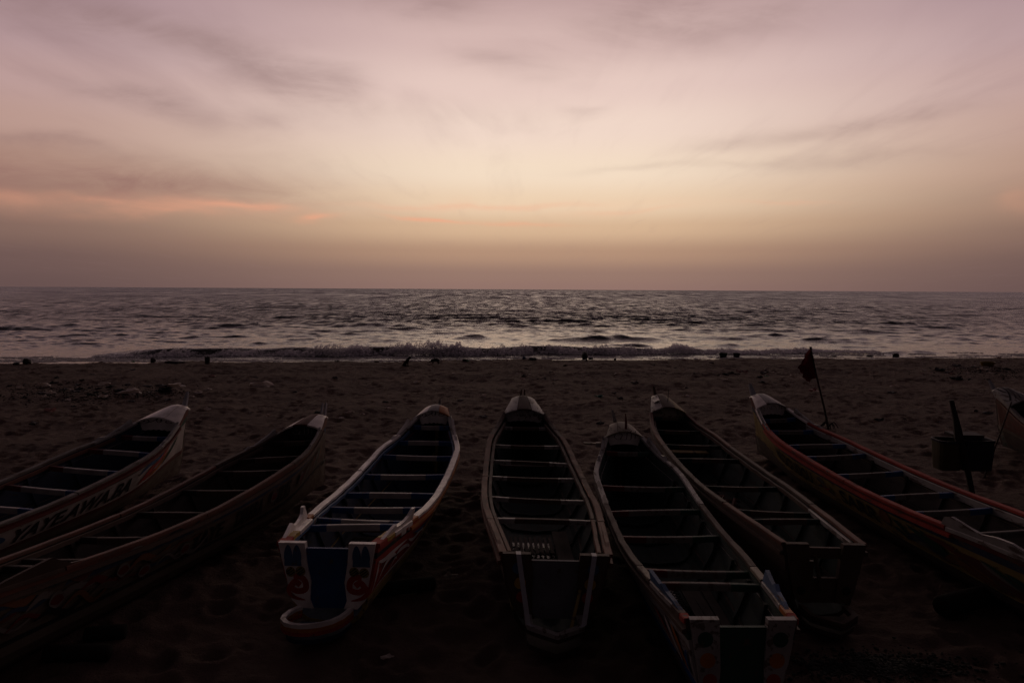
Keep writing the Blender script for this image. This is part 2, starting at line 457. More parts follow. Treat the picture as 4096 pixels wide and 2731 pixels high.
def sea_mat():
    """dark sea; the ripples too small for the mesh tilt the normal, more of them the more water one pixel spans"""
    m, h, b = new_mat('sea_water')
    g = h.n('ShaderNodeNewGeometry'); P = g.outputs['Position']
    s2 = h.n('ShaderNodeSeparateXYZ'); h.link(P, s2.inputs[0]); px, py = s2.outputs[0], s2.outputs[1]
    b.inputs['Base Color'].default_value = (0.008, 0.010, 0.011, 1)
    b.inputs['IOR'].default_value = 1.33
    near = h.noise(h.vec(h.m('MULTIPLY', px, 0.75), py, 0.0), 1.5, 5, 0.68, 0.5)
    b1 = h.n('ShaderNodeBump'); b1.inputs['Distance'].default_value = 0.10; b1.inputs['Strength'].default_value = 0.8
    near2 = h.noise(h.vec(px, h.m('MULTIPLY', py, 1.3), 4.0), 5.5, 3, 0.6)
    h.link(h.m('ADD', near, h.m('MULTIPLY', near2, 0.3)), b1.inputs['Height'])
    f1 = h.noise(h.vec(px, h.m('MULTIPLY', py, 0.5), 0.0), 1.0, 4, 0.6, 0.5)
    fm = h.noise(h.vec(px, h.m('MULTIPLY', py, 0.3), 5.0), 0.42, 5, 0.62, 0.5)
    f3 = h.noise(h.vec(px, h.m('MULTIPLY', py, 0.14), 3.0), 0.15, 6, 0.66, 0.4)
    f2 = h.noise(h.vec(px, h.m('MULTIPLY', py, 0.30), 7.0), 0.6, 6, 0.7, 0.3)
    far = h.smooth(py, 46, 95)
    w1 = h.smooth(py, 70, 170); w2 = h.smooth(py, 160, 420)
    fa = h.n('ShaderNodeMix', data_type='FLOAT'); h.link(w1, fa.inputs[0]); h.link(f1, fa.inputs[2]); h.link(fm, fa.inputs[3])
    fb = h.n('ShaderNodeMix', data_type='FLOAT'); h.link(w2, fb.inputs[0]); h.link(fa.outputs[0], fb.inputs[2]); h.link(f3, fb.inputs[3])
    tilt = h.m('ADD', 0.12, h.m('MULTIPLY', h.smooth(fb.outputs[0], 0.33, 0.70), 0.26))
    tilt = h.m('MULTIPLY', tilt, far)
    nx = h.m('MULTIPLY', h.m('MULTIPLY', h.m('SUBTRACT', f2, 0.5), 0.5), far)
    va = h.n('ShaderNodeVectorMath', operation='ADD'); h.link(b1.outputs[0], va.inputs[0]); h.link(h.vec(nx, h.m('MULTIPLY', tilt, -1.0), 0.0), va.inputs[1])
    vn = h.n('ShaderNodeVectorMath', operation='NORMALIZE'); h.link(va.outputs[0], vn.inputs[0]); h.link(vn.outputs[0], b.inputs['Normal'])
    rr = h.n('ShaderNodeMapRange'); h.link(py, rr.inputs[0]); rr.inputs[1].default_value = 45; rr.inputs[2].default_value = 200
    rr.inputs[3].default_value = 0.10; rr.inputs[4].default_value = 0.22
    h.link(rr.outputs[0], b.inputs['Roughness'])
    return m


inv = np.linspace(1 / 34.0, 1 / 1500.0, 470)
ys = np.concatenate([1 / inv, [2200, 3500, 6000, 12000, 30000]])
us = np.linspace(-1.25, 1.25, 1050)
xs = us[None, :] * (ys[:, None] + 3); YY = np.repeat(ys[:, None], len(us), 1)
dY = np.gradient(ys)
zs = np.zeros_like(xs); ox = np.zeros_like(xs); oy = np.zeros_like(xs)
r2 = np.random.default_rng(12)
for k in range(110):
    lam = 0.55 * (10.0 / 0.55) ** r2.uniform(); th = R(-90) + r2.normal(0, 0.55)
    kx, ky = 2 * math.pi / lam * math.cos(th), 2 * math.pi / lam * math.sin(th)
    amp = 0.0086 * lam ** 0.46 * r2.uniform(0.5, 1.3)
    att = np.clip((lam / np.maximum(dY, 1e-3) - 2.0) / 2.5, 0, 1)[:, None]
    ph = kx * xs + ky * YY + r2.uniform(0, 6.283)
    zs += amp * att * np.cos(ph)
    ox += -amp * 0.8 * att * math.cos(th) * np.sin(ph); oy += -amp * 0.8 * att * math.sin(th) * np.sin(ph)
calm = np.clip((YY - shore_y(xs) + 1.0) / 16.0, 0.12, 1.0)
gust = 0.72 + 0.28 * np.sin(xs * 0.05 + 1.0 + 0.6 * np.sin(YY * 0.03)) * np.sin(YY * 0.06 + 2.0)
zs *= calm * gust; ox *= calm; oy *= calm
SWELLS = [(1415, 773, 125, 0.72, 1.5), (1440, 792, 75, 0.5, 1.1), (1330, 768, 40, 0.3, 1.2), (1075, 769, 38, 0.6, 1.1), (560, 743, 170, 0.6, 2.2), (870, 742, 110, 0.75, 2.0), (115, 749, 130, 0.6, 2.2),
          (1915, 775, 90, 0.35, 1.4), (2080, 803, 75, 0.35, 0.9), (1755, 763, 40, 0.35, 1.3), (2070, 737, 40, 0.4, 2.2), (1120, 719, 60, 0.4, 2.4), (920, 716, 60, 0.45, 2.5), (660, 722, 40, 0.4, 2.4),
          (330, 719, 60, 0.4, 2.6), (1640, 788, 70, 0.3, 1.0), (1310, 731, 50, 0.4, 2.2), (700, 775, 60, 0.2, 1.2), (2240, 780, 70, 0.3, 1.2), (1560, 722, 60, 0.4, 2.6), (1880, 713, 70, 0.45, 3.0), (2230, 716, 60, 0.45, 3.0),
          (150, 775, 140, 0.15, 1.0), (1840, 800, 60, 0.22, 0.9), (1990, 790, 80, 0.2, 0.9)]
for px, py, hw, hh, tk in SWELLS:
    p = at(px * 1.7415, (py + 8) * 1.7415, SEA); wx = hw / 1568 * p.y
    dy = YY - p.y - 0.05 * (xs - p.x) - 0.5 * np.sin((xs - p.x) * 1.3 / max(tk, 0.5) + px)
    prof = np.exp(-((xs - p.x) / wx) ** 4) * (0.82 + 0.18 * np.sin((xs - p.x) * 2.1 + px) * np.sin((xs - p.x) * 0.7 + py))
    side = np.where(dy < 0, np.exp(-(dy / (0.55 * tk)) ** 2), np.exp(-(dy / (1.8 * tk)) ** 2))
    zs += 0.6 * hh * prof * side


def crest_h(x):
    """height of the breaking wave along the shore"""
    return 0.50 * sst(-26, -20, x) * (1 - 0.62 * sst(6, 15, x)) * (1 - sst(17, 25, x)) * (0.85 + 0.15 * math.sin(x * 0.9) * math.sin(x * 0.37 + 1))


bx = np.linspace(-40, 60, 2001); bh = np.array([crest_h(x) for x in bx])
BRK = 3.3                                    # metres seaward of the waterline
wob_ = 0.35 * np.sin(xs * 0.7) + 0.25 * np.sin(xs * 1.9 + 1)
dy = YY - shore_y(xs) - BRK - wob_
hb = np.interp(xs, bx, bh)
zs += hb * np.where(dy < 0, np.exp(-(dy / 0.75) ** 2), np.exp(-(dy / 2.4) ** 2))
q = YY - shore_y(xs)
# thin wash that runs up the sand in tongues
zs += SEA
edge = 0.9 * np.sin(xs * 0.21 + 0.5) * 0.5 + 0.3 * np.sin(xs * 0.8)
zs = np.where(q < -0.5 + edge, np.minimum(zs, ground_z(xs, YY) + 0.0 - 0.10 * np.clip(-0.5 + edge - q, 0, 3)), np.maximum(zs, ground_z(xs, YY) + 0.02))
OCEAN = sheet('sea_water', xs + ox, YY + oy * np.clip((q - 1) / 3, 0, 1), zs, sea_mat())
OCEAN['kind'] = 'structure'


def foam_mat(clear):
    """froth and spray: mostly air, so light goes through each clot"""
    m, h, b = new_mat('sea_foam')
    b.inputs['Base Color'].default_value = (0.93, 0.91, 0.95, 1); b.inputs['Roughness'].default_value = 0.9; b.inputs['Specular IOR Level'].default_value = 0.1
    tr = h.n('ShaderNodeBsdfTranslucent'); tr.inputs[0].default_value = (0.95, 0.92, 0.96, 1)
    tp = h.n('ShaderNodeBsdfTransparent')
    mx = h.n('ShaderNodeMixShader'); mx.inputs[0].default_value = 0.72
    m2 = h.n('ShaderNodeMixShader'); m2.inputs[0].default_value = clear
    out = [n for n in h.nt.nodes if n.type == 'OUTPUT_MATERIAL'][0]
    h.link(b.outputs[0], mx.inputs[1]); h.link(tr.outputs[0], mx.inputs[2]); h.link(mx.outputs[0], m2.inputs[1]); h.link(tp.outputs[0], m2.inputs[2])
    h.link(m2.outputs[0], out.inputs[0])
    return m


def lumps(name, pts, rad, mat, flat=1.0):
    """many small uneven lumps as one mesh"""
    bm = bmesh.new(); bmesh.ops.create_icosphere(bm, subdivisions=1, radius=1.0)
    bv = np.array([v.co[:] for v in bm.verts]); bf = np.array([[v.index for v in f.verts] for f in bm.faces]); bm.free()
    n = len(pts); r3 = np.random.default_rng(5)
    V = bv[None] * (1 + r3.uniform(-0.35, 0.35, (n, len(bv), 1))) * np.asarray(rad)[:, None, None] * r3.uniform(0.75, 1.3, (n, 1, 3)) * np.array([1.0, 1.0, flat]) + np.asarray(pts)[:, None]
    Fc = bf[None] + (np.arange(n) * len(bv))[:, None, None]
    V = V.reshape(-1, 3); Fc = Fc.reshape(-1, 3)
    me = bpy.data.meshes.new(name); me.vertices.add(len(V)); me.vertices.foreach_set('co', V.astype(np.float32).ravel())
    me.loops.add(Fc.size); me.loops.foreach_set('vertex_index', Fc.astype(np.int32).ravel())
    me.polygons.add(len(Fc)); me.polygons.foreach_set('loop_start', np.arange(0, Fc.size, 3, dtype=np.int32)); me.polygons.foreach_set('loop_total', np.full(len(Fc), 3, dtype=np.int32))
    me.polygons.foreach_set('use_smooth', np.ones(len(Fc), dtype=bool))
    me.materials.append(mat); me.update(calc_edges=True)
    o = bpy.data.objects.new(name, me); COL.objects.link(o)
    return o


pts = []; rad = []
r4 = np.random.default_rng(3)
for k in range(36000):
    x = r4.uniform(-24, 24)
    puff_ = abs(math.sin(x * 1.55 + 0.9 * math.sin(x * 0.8))) * (0.35 + 0.65 * abs(math.sin(x * 0.53 + 1.2))) + 0.25 * abs(math.sin(x * 4.3 + 1))
    heap = (0.34 + 0.52 * min(puff_, 1.1)) * sst(-24, -19, x) * (1 - 0.5 * sst(5, 12, x)) * (1 - 0.6 * sst(17, 24, x))
    if x < -10: heap *= 0.55 + 0.45 * sst(-16, -10, x) if x > -19 else 1.0
    plume = 0.42 * math.exp(-((x + 4.6) / 0.9) ** 2) + 0.25 * math.exp(-((x + 6.6) / 0.7) ** 2) + 0.22 * math.exp(-((x - 10.6) / 0.8) ** 2) + 0.12 * math.exp(-((x + 11) / 1.2) ** 2)
    top = (0.66 * heap + plume) * (0.7 + 0.3 * abs(math.sin(x * 7.1 + math.sin(x * 3.3)) + 0.3 * math.sin(x * 17)))
    f = r4.uniform() ** 0.8
    z = SEA + 0.04 + top * f
    yb = shore_y(x) + BRK - 1.15 + 0.35 * math.sin(x * 0.7) + 0.95 * f - abs(r4.normal(0, 0.18))
    pts.append((x, yb, z)); rad.append((0.016 + 0.055 * r4.uniform() ** 2) * (1 - 0.45 * f))
for k in range(9000):                           # spray thrown up where the wave hits its own backwash
    c, w, hh = [(-4.6, 1.0, 0.44), (-3.4, 0.6, 0.36), (-6.4, 0.8, 0.3), (-9.4, 0.7, 0.2), (10.6, 0.9, 0.22)][r4.integers(0, 5)]
    x = c + r4.normal(0, w * 0.55); f = r4.uniform() ** 0.8
    z = SEA + 0.25 + (hh + 0.22) * math.exp(-((x - c) / w) ** 2) * f * (0.5 + 0.5 * abs(math.sin(x * 5.3) * math.sin(x * 11.7 + 1) + 0.3 * math.sin(x * 23)))
    pts.append((x, shore_y(x) + BRK - 0.5 + r4.normal(0, 0.22), z)); rad.append(0.008 + 0.032 * r4.uniform() ** 2)
FOAM = lumps('surf_foam', pts, rad, foam_mat(0.62)); FOAM['kind'] = 'stuff'
pts = []; rad = []                              # flat wash at the foot of the wave and up the sand
for k in range(9000):
    x = r4.uniform(-36, 36)
    q_ = -0.9 + 3.2 * r4.uniform() ** 1.4 + 0.45 * math.sin(x * 0.21 + 0.5)
    wk = math.sin(x * 1.1 + q_ * 3) + math.sin(x * 0.43 - q_ * 2 + 1)
    if wk < (-1.2 if x < -17 else 0.1): continue
    pts.append((x, shore_y(x) + q_, max(SEA, float(ground_z(np.array(x), np.array(shore_y(x) + q_)))) + 0.012)); rad.append(0.05 + 0.16 * r4.uniform() ** 2)
WASH = lumps('foam_wash', pts, rad, foam_mat(0.35), 0.16); WASH['kind'] = 'stuff'


# ------------------------------------------------------------------ fishing boats
FITS = {
    1: [-7.489, 6.008, 0.133, 7.188, 0.718, 0.85, 1.021, 0.613, 0.934, 0.782, 1.014, 1.412, 0.022],
    2: [-5.185, 5.883, 0.251, 6.796, 0.666, 0.636, 1.071, 0.634, 0.927, 0.812, 1.048, 1.367, -0.097],
    3: [-1.976, 7.249, 0.082, 6.18, 0.745, 0.733, 0.95, 0.539, 0.984, 0.807, 1.007, 1.39, -0.019],
    4: [0.446, 7.036, -0.034, 7.382, 0.781, 0.731, 0.913, 0.513, 0.956, 0.819, 1.042, 1.424, 0.033],
    5: [1.96, 5.593, -0.003, 6.416, 0.647, 0.704, 1.016, 0.547, 0.977, 0.794, 1.011, 1.347, 0.0],
    6: [3.491, 7.449, -0.02, 7.897, 0.656, 0.69, 0.908, 0.539, 0.926, 0.858, 0.985, 1.322, 0.022],
    7: [6.152, 6.661, -0.068, 8.45, 0.692, 0.825, 0.946, 0.55, 0.965, 0.83, 0.979, 1.388, -0.021],
    8: [11.52, 7.95, 0.021, 8.01, 0.723, 0.85, 0.892, 0.516, 0.92, 0.861, 0.977, 1.443, -0.058]}


class Boat:
    def __init__(b, n, label):
        b.n = n
        x, y, a, b.L, b.Wd, b.rt, b.r7, b.r9, b.zt, b.zm, b.z8, b.zb, heel = FITS[n]
        b.root = thing('fishing_boat', label, 'boat', (x, y, 0.0), (0, heel, -a), 'wooden fishing boats drawn up on the beach')

    def w(b, t):
        if t > 1: return b.Wd * 0.28 * math.sqrt(max(0.0, 1 - ((t - 1) / 0.034) ** 2)) + 0.015
        return b.Wd * pch([0, .35, .7, .91, 1], [b.rt, 1, b.r7, b.r9, .28], max(t, 0.0))

    def z(b, t): return pch([0, .4, .8, 1], [b.zt, b.zm, b.z8, b.zb], min(max(t, 0), 1))

    def S(b, t, s, v, off=0.0):
        """hull surface: t stern to bow, s side, v 0 gunwale / 1 chine / 2 keel edge / 3 centre line"""
        w, z = b.w(t), b.z(t)
        bow = sst(0.62, 1.0, t)
        zc = 0.36 + 0.20 * bow; wc = w * (0.76 - 0.18 * bow)
        zk = 0.09 + 0.05 * bow; wk = w * (0.44 - 0.22 * bow)
        y = t * b.L - 0.22 * min(v, 2) / 2 * sst(0.8, 1.03, t)
        if v <= 1:
            x = w + (wc - w) * v + 0.03 * math.sin(math.pi * v) * (1 - bow) + off
            zz_ = z + (zc - z) * v
        elif v <= 2:
            k = v - 1; x = wc + (wk - wc) * k + off * (1 - k) + 0.04 * math.sin(math.pi * k) * (1 - bow); zz_ = zc + (zk - zc) * k - off * k - 0.02 * math.sin(math.pi * k)
        else:
            k = v - 2; x = wk * (1 - k); zz_ = zk - 0.03 * k - off
        return Vector((s * max(x, 0.0), y, zz_))

    def ts(b, t0, t1, n):
        return [t0 + (t1 - t0) * i / (n - 1) for i in range(n)]

    def strake(b, name, s, v0, v1, off, mo, mi, t0=0.0, t1=1.034, thick=0.035, n=34, label=None, parent=None):
        mb = MB(); rings = []
        for t in b.ts(t0, t1, n):
            va = v0(t) if callable(v0) else v0; vb = v1(t) if callable(v1) else v1
            vm = (va + vb) / 2
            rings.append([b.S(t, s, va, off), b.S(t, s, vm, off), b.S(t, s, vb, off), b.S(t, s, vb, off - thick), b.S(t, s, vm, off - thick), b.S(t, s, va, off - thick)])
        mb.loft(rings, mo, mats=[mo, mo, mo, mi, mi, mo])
        return mb.build(name, parent or b.root, label=label)

    def keel(b, mo, mi):
        mb = MB(); rings = []
        vs = [1.0, 1.35, 1.7, 2.0, 3.0]
        for t in b.ts(0, 1.034, 30):
            o_ = [b.S(t, 1, v, 0.012) for v in vs] + [b.S(t, -1, v, 0.012) for v in reversed(vs[:-1])]
            k_ = -0.05 + 0.055 * sst(0.6, 0.9, t)
            i_ = [b.S(t, -1, v, k_) for v in vs] + [b.S(t, 1, v, k_) for v in reversed(vs[:-1])]
            rings.append(o_ + i_)
        mb.loft(rings, mo, mats=[mo] * 8 + [mo] + [mi] * 8 + [mo])
        mb.build('keel', b.root)
        mb = MB(); rings = []
        for v in (0.03, 0.5, 1.0, 1.5, 2.0):
            p = b.S(1.034, 1, v); q_ = 0.035 - 0.008 * v
            rings.append([(-q_, p.y - 0.16, p.z), (q_, p.y - 0.16, p.z), (q_ * 0.7, p.y + 0.03, p.z), (-q_ * 0.7, p.y + 0.03, p.z)])
        mb.loft(rings, mo); return mb.build('stem_post', b.root)

    def rail(b, s, segs, width=0.085, h=0.04, dz=0.0, name='rail', out=0.035):
        for t0, t1, m in segs:
            mb = MB(); rings = []
            for t in b.ts(t0 + 0.001, t1 - 0.001, max(3, int(34 * (t1 - t0)))):
                p = b.S(t, s, 0); wv = random.uniform(-0.004, 0.004)
                xo = abs(p.x) + out + wv; xi = max(xo - width, 0.005); zt = p.z + dz + 0.014 + random.uniform(-0.004, 0.004)
                c = 0.008
                rings.append([(s * (xo - c), p.y, zt), (s * xo, p.y, zt - c), (s * xo, p.y, zt - h), (s * xi, p.y, zt - h), (s * xi, p.y, zt - c), (s * (xi + c), p.y, zt)])
            mb.loft(rings, m)
            mb.build(name, b.root)

    def rub(b, s, m, t0=0.0, t1=1.0, v=0.16, hh=0.055):
        mb = MB(); rings = []
        for t in b.ts(t0, t1, 34):
            a = b.S(t, s, v, 0.0); zt = a.z
            rings.append([(a.x + s * 0.01, a.y, zt), (a.x + s * 0.05, a.y, zt - 0.008), (a.x + s * 0.05, a.y, zt - hh), (a.x + s * 0.01, a.y, zt - hh)])
        mb.loft(rings, m); mb.build('rub_strip', b.root)

    def cheek(b, s, prof, m, name='cheek_board', out=0.015, thick=0.04):
        mb = MB(); rings = []
        for i in range(len(prof) - 1):
            (ta, ha), (tb, hb_) = prof[i], prof[i + 1]
            for k in range(3 if i < len(prof) - 2 else 4):
                f = k / 3; t = ta + (tb - ta) * f; hh = ha + (hb_ - ha) * f
                p = b.S(t, s, 0); xo = abs(p.x) + out; flare = 0.25 * hh
                rings.append([(s * xo, p.y, p.z - 0.01), (s * (xo + flare), p.y, p.z + hh), (s * (xo + flare - thick), p.y, p.z + hh), (s * (xo - thick), p.y, p.z - 0.01)])
        mb.loft(rings, m); mb.build(name, b.root)

    def thwarts(b, tl, mats, drop=0.055, wd=0.05, hh=0.078):
        for k, t in enumerate(tl):
            p = b.S(t, 1, 0.0); hw = b.S(t, 1, 0.12).x - 0.035; z = p.z - drop - hh / 2
            mb = MB(); sk = random.uniform(-0.05, 0.05); sg = random.uniform(-0.012, 0.012)
            e1, e2 = (-0.52 + random.uniform(-.08, .08), 0.52 + random.uniform(-.08, .08))
            cuts = [-1, e1, e2, 1]
            for j in range(3):
                x0, x1 = cuts[j] * hw, cuts[j + 1] * hw
                rings = []
                for q_ in range(4):
                    x = x0 + (x1 - x0) * q_ / 3; yy_ = p.y + sk * x; zc = z + sg * x / hw - 0.012 * (1 - (x / hw) ** 2) * (1 if k % 3 else -0.6)
                    rings.append([(x, yy_ - wd / 2, zc - hh / 2), (x, yy_ - wd / 2, zc + hh / 2 - 0.01), (x, yy_ - wd / 2 + 0.012, zc + hh / 2), (x, yy_ + wd / 2, zc + hh / 2), (x, yy_ + wd / 2, zc - hh / 2)])
                mb.loft(rings, mats[j])
            mb.build('thwart', b.root)

    def ribs(b, tl, m):
        for t in tl:
            mb = MB(); rings = []
            vs = [0.2, 0.5, 0.8, 1.0, 1.4, 1.8, 2.0, 3.0]
            path = [(s, v) for s, v in [(-1, v) for v in vs] + [(1, v) for v in reversed(vs[:-1])]]
            for s, v in path:
                a = b.S(t, s, v, -0.045); c = b.S(t, s, v, -0.085)
                rings.append([(a.x, a.y - 0.025, a.z), (a.x, a.y + 0.025, a.z), (c.x, c.y + 0.025, c.z), (c.x, c.y - 0.025, c.z)])
            mb.loft(rings, m); mb.build('rib', b.root)

    def bow(b, td, deck_mats, panel, panel_back, spike_mat, spike, letters=None, letter_mat=None, crown=0.11, scallop=True, drop=0.22, split=(-0.34, 0.34), letter_box=(0, 0.07, 0.30, 0.10)):
        # arched foredeck in three planks
        deck = MB()
        cut = [-1.0, split[0], split[1], 1.0]

        def dp(t, u, up=0.0):
            w = b.w(t) + 0.012; cr = crown * (1 - 0.45 * sst(td, 1.03, t))
            return Vector((u * w, t * b.L, b.z(t) + cr * (1 - u * u) + 0.012 + up - 0.05 * sst(0.985, 1.034, t)))
        b.deck_point = dp
        root = None
        for k in range(3):
            mb = MB(); rings = []
            for t in b.ts(td - 0.006, 1.03, 10):
                us_ = [cut[k] + 0.012 + (cut[k + 1] - cut[k] - 0.024) * i / 5 for i in range(6)]
                lift = 0.006 if k == 1 else 0.0
                rings.append([dp(t, u, lift) for u in us_] + [dp(t, u, lift - 0.03) for u in reversed(us_)])
            mb.loft(rings, deck_mats[k])
            mb.build('deck_plank', b.root)
        # panel under the deck edge
        mb = MB(); n = 30; top = []; bot = []
        wi = b.w(td) - 0.03
        for i in range(n + 1):
            u = -1 + 2 * i / n; x = u * wi
            zt = dp(td, x / (b.w(td) + 0.012)).z - 0.034
            zb_ = b.z(td) + crown * 0.35 * (1 - u * u) - drop * 0.62 - (0.018 * abs(math.sin(u * 3.5 * math.pi)) if scallop else 0.0) - 0.03
            top.append((x, zt)); bot.append((x, zb_))
        y0 = td * b.L + 0.01
        vs, fs = [], []
        for i in range(n + 1):
            for yy_ in (y0, y0 + 0.028): vs += [(top[i][0], yy_, top[i][1]), (bot[i][0], yy_, bot[i][1])]
        for i in range(n):
            a, c = 4 * i, 4 * i + 4
            fs += [(a, a + 1, c + 1, c), (a + 2, c + 2, c + 3, a + 3), (a, c, c + 2, a + 2), (a + 1, a + 3, c + 3, c + 1)]
        fs += [(0, 2, 3, 1), (4 * n, 4 * n + 1, 4 * n + 3, 4 * n + 2)]
        mb.add(vs, fs, panel)
        po = mb.build('bow_panel', b.root)
        if letters:
            cx_, cz_, sx_, sz_ = letter_box
            zc = b.z(td) + 0.01 + cz_ - 0.06
            mb = MB()
            for wd, line in letters:
                ribbon(mb, [(x, y) for x, y in line], wd, lambda u, v: Vector((cx_ + u * sx_ * wi / 0.36, y0 - 0.005, zc + v * sz_)), letter_mat)
            mb.build('lettering', po)
        # raised stem blade beyond the deck
        fx, fy, fz, wdt = spike
        yb = 1.02 * b.L; zb0 = b.z(1)
        prongs = [-0.05, 0.05] if wdt < 0 else [0.0]
        mb = MB()
        for px_ in prongs:
            ww = abs(wdt)
            base = Vector((px_, yb - 0.02, zb0 - 0.25)); tip = Vector((fx + px_ * 0.7, yb + fy, zb0 + fz))
            rings = []
            for f in (0, 0.35, 0.7, 0.93, 1.0):
                c = base.lerp(tip, f); wv = ww * (1 - 0.75 * f) + 0.008; ty = 0.03 * (1 - 0.4 * f)
                rings.append([(c.x - wv * 0.5, c.y - ty, c.z), (c.x + wv * 0.5, c.y - ty, c.z), (c.x + wv * 0.5, c.y + ty, c.z - 0.03), (c.x - wv * 0.5, c.y + ty, c.z - 0.03)])
            mb.loft(rings, spike_mat)
        mb.build('bow_spike', b.root)

    def stern(b, post, panel, notch=0.05, post_w=0.27, hole=False, motif=None):
        w0, z0 = b.w(0), b.z(0)
        tr = MB(); y0 = -0.012
        zc, wc = 0.36, w0 * 0.76; zb_, wb = 0.27, w0 * 0.60

        def edge(z):
            return wc + (w0 - wc) * (z - zc) / (z0 - zc) if z >= zc else wb + (wc - wb) * (z - zb_) / (zc - zb_)
        zl = [zb_, zc, zc + (z0 - zc) * 0.33, zc + (z0 - zc) * 0.66]
        inner = [0.60, 0.56, 0.50, 0.46, 0.46] if not hole else [0.5, 0.42, 0.40, 0.42, 0.44]
        if b.n == 3: inner = [0.52, 0.50, 0.43, 0.47, 0.45]
        for s in (-1, 1):
            mb = MB(); rings = []
            for i, z in enumerate(zl + [z0 + 0.015]):
                xo = edge(min(z, z0)) - 0.006; xi = xo * inner[i] * (1 + random.uniform(-.04, .04))
                rings.append([(s * xi, y0 - 0.035, z), (s * xo, y0 - 0.035, z), (s * xo, y0 + 0.03, z), (s * xi, y0 + 0.03, z)])
            mb.loft(rings, post); po = mb.build('stern_post', b.root)
            if motif:
                mm = MB()
                for (fx, fz, r_, m_, kind) in motif:
                    z = zb_ + (z0 - zb_) * fz; xo = edge(z); cxm = s * xo * fx
                    disc(mm, cxm, y0 - 0.038, z, r_, m_, kind, s)
                mm.build('painted_motif', po)
        mb = MB(); rings = []
        if hole:
            hw = w0 * 0.40
            mb.box((0, y0, (zb_ + 0.55) / 2), (hw * 2, 0.04, 0.55 - zb_), panel)
            mb.box((0, y0, z0 - 0.09), (hw * 1.9, 0.04, 0.12), panel)
            mb.box((-hw * 0.82, y0 + 0.002, 0.64), (hw * 0.3, 0.036, 0.2), panel)
            mb.build('transom', b.root)
            mb = MB(); mb.tube([(-hw * 0.75, y0 - 0.06, z0 - 0.1), (-hw * 0.2, y0 - 0.06, 0.42)], 0.022, post); mb.build('strut', b.root)
        else:
            for z in zl + [z0 - notch]:
                xi = edge(z) * 0.62
                rings.append([(-xi, y0 - 0.014, z), (xi, y0 - 0.014, z), (xi, y0 + 0.02, z), (-xi, y0 + 0.02, z)])
            mb.loft(rings, panel); mb.build('transom', b.root)

    def platform(b, ln, rim, bands, floor, pointed=False, z=0.33, ratio=0.60, rw=0.085, yaw=0.0):
        w0 = b.w(0) * ratio
        if pointed: prof = [(0, 1), (-0.45 * ln, 0.98), (-0.62 * ln, 0.93), (-0.8 * ln, 0.55), (-1.0 * ln, 0.04)]
        else: prof = [(0, 0.95), (-0.3 * ln, 1.02), (-0.55 * ln, 1.0), (-0.75 * ln, 0.86), (-0.9 * ln, 0.6), (-0.98 * ln, 0.3), (-1.0 * ln, 0.04)]
        outl = [(x * w0, y) for y, x in prof]; outl = [(-x, y) for x, y in outl] + [(x, y) for x, y in reversed(outl)]
        outl = [(x + yaw * (0.25 * ln - y), y) for x, y in outl]
        cen = (yaw * 0.3, -0.12 * ln)

        def ringset(zt, zb_, rwid, m, name):
            mb = MB(); rings = []
            for x, y in outl:
                dx, dy = cen[0] - x, cen[1] - y; d = math.hypot(dx, dy); k = rwid / max(d, 0.1)
                xi, yi = x + dx * k, y + dy * k
                y = min(y, -0.05); yi = min(yi, -0.05)
                dz = 0.03 * random.uniform(-0.2, 0.2)
                rings.append([(x, y, zt + dz), (x * 0.99, y, zb_), (xi, yi, zb_), (xi, yi, zt - 0.01)])
            mb.loft(rings, m); return mb.build(name, b.root)
        ringset(z, z - 0.045, rw, rim, 'stern_rim')
        zz_ = z - 0.046
        for m in bands:
            ringset(zz_, zz_ - 0.04, 0.05, m, 'stern_band'); zz_ -= 0.041
        mb = MB(); n = len(outl)
        vs = [(x * 0.9, min(y, -0.05) * 0.92, 0.12) for x, y in outl] + [(x * 0.9, min(y, -0.05) * 0.92, 0.07) for x, y in outl]
        mb.add(vs, [tuple(range(n)), tuple(range(2 * n - 1, n - 1, -1))] + [(i, (i + 1) % n, n + (i + 1) % n, n + i) for i in range(n)], floor)
        mb.build('stern_floor', b.root)

    def text(b, body, s, t0, t1, v0, v1, m, shear=0.0, off=0.012):
        cu_ = bpy.data.curves.new('lettering', 'FONT'); cu_.body = body; cu_.shear = shear; cu_.offset = 0.028; cu_.resolution_u = 3
        o = bpy.data.objects.new('lettering', cu_); COL.objects.link(o)
        dg = bpy.context.evaluated_depsgraph_get(); me = bpy.data.meshes.new_from_object(o.evaluated_get(dg))
        bpy.data.objects.remove(o); bpy.data.curves.remove(cu_)
        co = np.array([v.co[:] for v in me.vertices]); mn, mx = co.min(0), co.max(0)
        for v in me.vertices:
            u = (v.co.x - mn[0]) / (mx[0] - mn[0]); k = (v.co.y - mn[1]) / (mx[1] - mn[1])
            v.co = b.S(t0 + (t1 - t0) * u, s, v1 + (v0 - v1) * k, off)
        me.materials.clear(); me.materials.append(m); me.update()
        ob = bpy.data.objects.new('lettering', me); COL.objects.link(ob); ob.parent = b.root
        return ob

    def scrolls(b, s, items, off=0.011, name='scroll_painting'):
        """leaf-shaped brush strokes painted along the planks: (t, v) polylines with a width in metres"""
        mb = MB()
        for m, wd, line in items:
            ribbon(mb, line, wd, lambda u, v, s=s: b.S(u, s, v, off), m, taper=True, scale=(b.L, 0.5), lift=lambda k: k)
            off += 0.0006
        o = mb.build(name, b.root); o['kind'] = 'stuff'; return o


